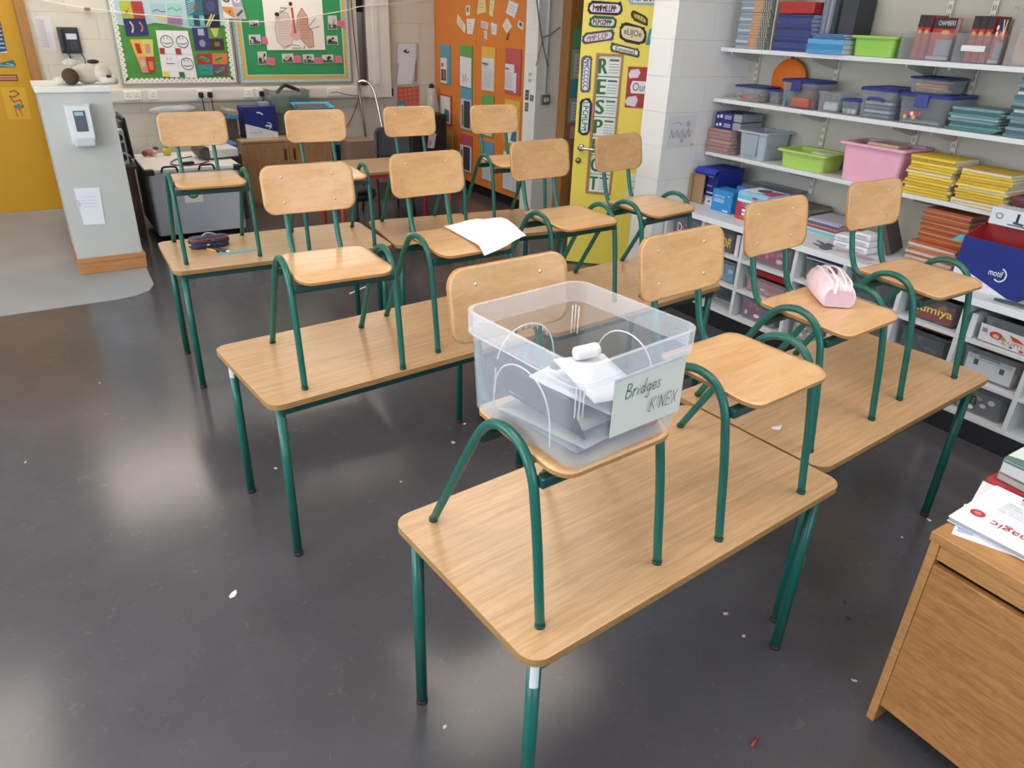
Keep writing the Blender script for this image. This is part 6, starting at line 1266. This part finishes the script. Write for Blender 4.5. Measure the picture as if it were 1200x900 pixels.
t = thing('eraser', 'dark grey flat holder lying across the pencil beside the case', 'holder', (.735, 3.83, zt), -1.0); MB(mat('33343c', .5)).box(-.05, .04, -.012, .012, 0, .010, .003).build('sleeve', t); MB(mat('d4d0cc', .5)).box(.0405, .06, -.010, .010, .001, .009, .002).build('tip', t)
b = MB(mat('3fb4c4', .35)); b.prism([(-.09, -.012), (.06, -.016), (.10, -.006), (.10, .004), (.06, .010), (-.09, .014)], lambda u, v, q: (.79+u, 3.765+v+.05*u, zt+q), 0, .0025); solo(b, 'plastic_ruler', 'turquoise plastic ruler in front of the dark pencil case', 'ruler')
b = MB(mat('e6e8ec', .6)); b.prism([(-.025, -.006), (.0, -.012), (.026, -.002), (.006, .010), (-.02, .008)], lambda u, v, q: (1.782+u, 1.172+v, HT+.0006+.006*abs(u/.025)**2+q), 0, .0012, levels=(1, .5)); solo(b, 'paper_scrap', 'crumpled white paper scrap on the table near the seam', 'paper scrap')

# ================================================================ DESK AT THE RIGHT FRONT
DX, DY, DZ = 1.668, .612, .66
t = thing('wooden_desk', 'veneered wooden desk pedestal at the right front corner', 'desk', (DX, DY, 0), -.01)
MB(DESKW).box(-.004, 1.0, -1.0, .004, DZ-.026, DZ, .002).build('desktop', t)
MB(DESKW).box(0, .45, -.022, 0, 0, DZ-.0265, .002).build('side_panel', t)
MB(DESKW).box(0, .45, -.482, -.46, 0, DZ-.0265, .002).build('side_panel', t)
MB(DESKW).box(.006, .028, -.4595, -.0225, DZ-.072, DZ-.0268, .001).build('top_rail', t)
MB(DESKV).box(.002, .022, -.4592, -.0228, .07, DZ-.088, .002).build('drawer_front', t)
MB(mat('2a1810', .6)).box(.03, .045, -.4592, -.0228, .06, DZ-.028).build('drawer_gap', t)
MB(DESKW).box(.40, .42, -.4592, -.0228, .03, DZ-.028).build('back_panel', t)
# things on it
zt = DZ+.0006
pl = Pl((1.80, .50, zt), Vector((.93, -.36, 0)), Vector((.36, .93, 0)))
a_ = Pl((1.668+.03, .58, zt), (.45, -.89, 0), (.89, .45, 0))
s = Sheet(a_, [(-.005, .0), (.30, -.03), (.31, .2), (.02, .16)], 'eceef2', 0, .0012); s.poly([(.02, .1), (.14, .12), (.10, .5), (.03, .4)], 'a9b4d8').done('paper_sheet', 'white paper with a lilac mark under the magazine on the desk', 'paper')
Sheet(Pl((1.73, .585, zt+.0016), (.35, -.94, 0), (.94, .35, 0)), [(.0, .06), (.2, .0), (.2, .25), (.02, .28)], 'e6e8ec', 0, .0012).done('paper_sheet', 'second white sheet sticking out behind the magazine on the desk', 'paper')
t = thing('magazine', 'white thick magazine with red masthead on the desk', 'magazine', (1.734, .618, zt+.0035), 0)
u_ = Vector((.03, -1, 0)).normalized(); v_ = Vector((1, .03, 0)).normalized(); m_ = Matrix((( u_.x, v_.x, 0, 0), (u_.y, v_.y, 0, 0), (0, 0, 1, 0), (0, 0, 0, 1)))
MB(mat('e8eaf0', .35)).box(0, .29, 0, .25, .0122, .0134, 0, m_).box(0, .29, 0, .25, 0, .0012, 0, m_).build('cover', t); MB(mat('9c9ea4', .8)).box(.002, .288, .002, .248, .0014, .012, 0, m_).build('pages', t)
s = Sheet(Pl((0, 0, .0136), u_, v_), [(0, 0), (.29, 0), (.29, .25), (0, .25)], 'e8eaf0', 0, .0003)
s.oval(.12, .30, .06, .07, 'b8343c').oval(.12, .30, .03, .03, 'd87a80').text('Mathemagic', .95, .34, .24, .20, 'b52a34').scrawl(.2, .44, .9, .78, 6, .003, 'b0b4bc', 5).rect(.26, .84, .38, .94, '4a4a50').done('cover_print', parent=t)
t = thing('book', 'red book under the pile at the back of the desk', 'book', (2.02, .52, zt), -.06); MB(mat('b02f36', .5)).box(-.02, .25, -.10, .14, 0, .003).box(-.02, .25, -.10, .14, .0125, .0155).box(-.02, -.017, -.10, .14, .0031, .0124).build('cover', t); MB(mat('d0c8c4', .8)).box(-.0168, .247, -.098, .137, .0032, .0123).build('pages', t)
zz = zt+.0165
for k, (c, p, th, lab) in enumerate((('5a4a44', 'a59c94', .022, 'thick brown-edged book in the desk pile, second from the bottom'), ('8a8e92', 'bcbcbc', .034, 'grey paperback near the top of the desk pile'), ('4a6a60', 'b0b4b0', .008, 'green and white glossy book on top of the desk pile'))):
    t = thing('book', lab, 'book', (2.025+.004*k, .545, zz), -.10+.05*k); MB(mat(c, .35)).box(-.015, .22, -.15, .10, 0, .0015).box(-.015, .22, -.15, .10, th-.0015, th).build('cover', t); MB(mat(p, .8)).box(-.012, .217, -.148, .098, .0016, th-.0016).build('pages', t)
    if k == 2:
        s = Sheet(Pl((0, 0, th+.0002), (0, -1, 0), (1, 0, 0)), [(-.10, -.015), (.15, -.015), (.15, .22), (-.10, .22)], '54766a', 0, .0003); s.poly([(0, .1), (.3, .2), (.2, .6), (0, .5)], 'cfd8d4').poly([(.4, .1), (.7, .3), (.6, .7), (.35, .5)], '2f4840').oval(.75, .5, .15, .2, 'd8e0dc').line([(.2, .8), (.8, .75)], .012, 'dfe6e2').done('cover_print', parent=t)
    zz += th+.0008

# ================================================================ LITTER ON THE FLOOR
LIT = [(.26, 2.014, .018, 'e6e8ea', 'torn white paper scrap on the open floor at the left front'), (.603, 2.69, .010, 'dfe2e6', 'white scrap on the floor between the legs of the middle table'), (-.286, 3.252, .007, 'd8d8d8', 'tiny white scrap on the floor near the left edge'), (.063, 3.909, .006, 'd8d0b0', 'tiny cream scrap on the floor before the back left table'),
       (1.49, 2.625, .011, 'e6e8ea', 'white scrap beside the middle table leg behind the clear box'), (1.36, 2.50, .012, 'd0d2d6', 'curled white paper sliver on the floor left of the clear box chair'), (1.02, 2.333, .006, 'd8d8d8', 'tiny white scrap under the middle table'), (2.735, 1.035, .014, 'd8dade', 'white scrap at the foot of the right table leg'),
       (2.532, 1.028, .007, 'cfd0d2', 'tiny white scrap on the floor left of the desk top corner'), (3.227, 1.061, .013, 'dfe0e2', 'white sliver on the floor beside the shelf plinth'), (1.624, 1.10, .010, 'b8b0a0', 'pale shaving under the front table, nearer the leg'), (1.60, 1.0, .009, 'c0b8a8', 'pale shaving under the front table, nearer the viewer'),
       (.624, 1.203, .009, 'c8c4c0', 'small white scrap beside the front table leg'), (1.965, .872, .012, '2a2a2c', 'black shred on the floor between the front table and desk'), (2.022, .925, .008, '2c2c2e', 'smaller black shred on the floor behind the other one'), (1.75, .705, .008, 'b9bcc0', 'tiny grey scrap on the floor before the desk')]
for k, (x, y, r_, c, lab) in enumerate(LIT):
    rr = random.Random(k); n = 6
    pts = [(r_*rr.uniform(.5, 1.1)*math.cos(2*PI*i/n)*1.2, r_*rr.uniform(.5, 1.1)*math.sin(2*PI*i/n)*.8) for i in range(n)]
    a = rr.uniform(0, 3); ca, sa = math.cos(a), math.sin(a)
    b = MB(mat(c, .7)); b.prism(pts, lambda u, v, q: (x+ca*u-sa*v, y+sa*u+ca*v, .0006+.004*(u/r_)**2*.5+q), 0, .001, levels=(1, .5)); solo(b, 'floor_scrap', lab, 'scrap', 'scraps on the floor')
b = MB(mat('e2e4ea', .5)); b.box(-.09, .09, -.006, .006, .0, .003, 0, Matrix.Translation((1.76, 4.63, .0006)) @ Matrix.Rotation(.5, 4, 'Z')); solo(b, 'paper_straw', 'white paper strip on the floor between the middle and back rows', 'strip')
t = thing('broken_crayon', 'dark red crayon stub on the floor in front of the front table', 'crayon', (1.334, 1.023, .0006), .3); t.location = (1.32, .72, .0006)
MB(mat('8a3038', .5)).tube([(-.018, 0, .0048), (.018, 0, .0048)], .0046, 8).build('stub', t); MB(mat('a8484e', .5)).tube([(.0182, 0, .0048), (.025, 0, .0048)], [.0045, .002], 8).build('tip', t)
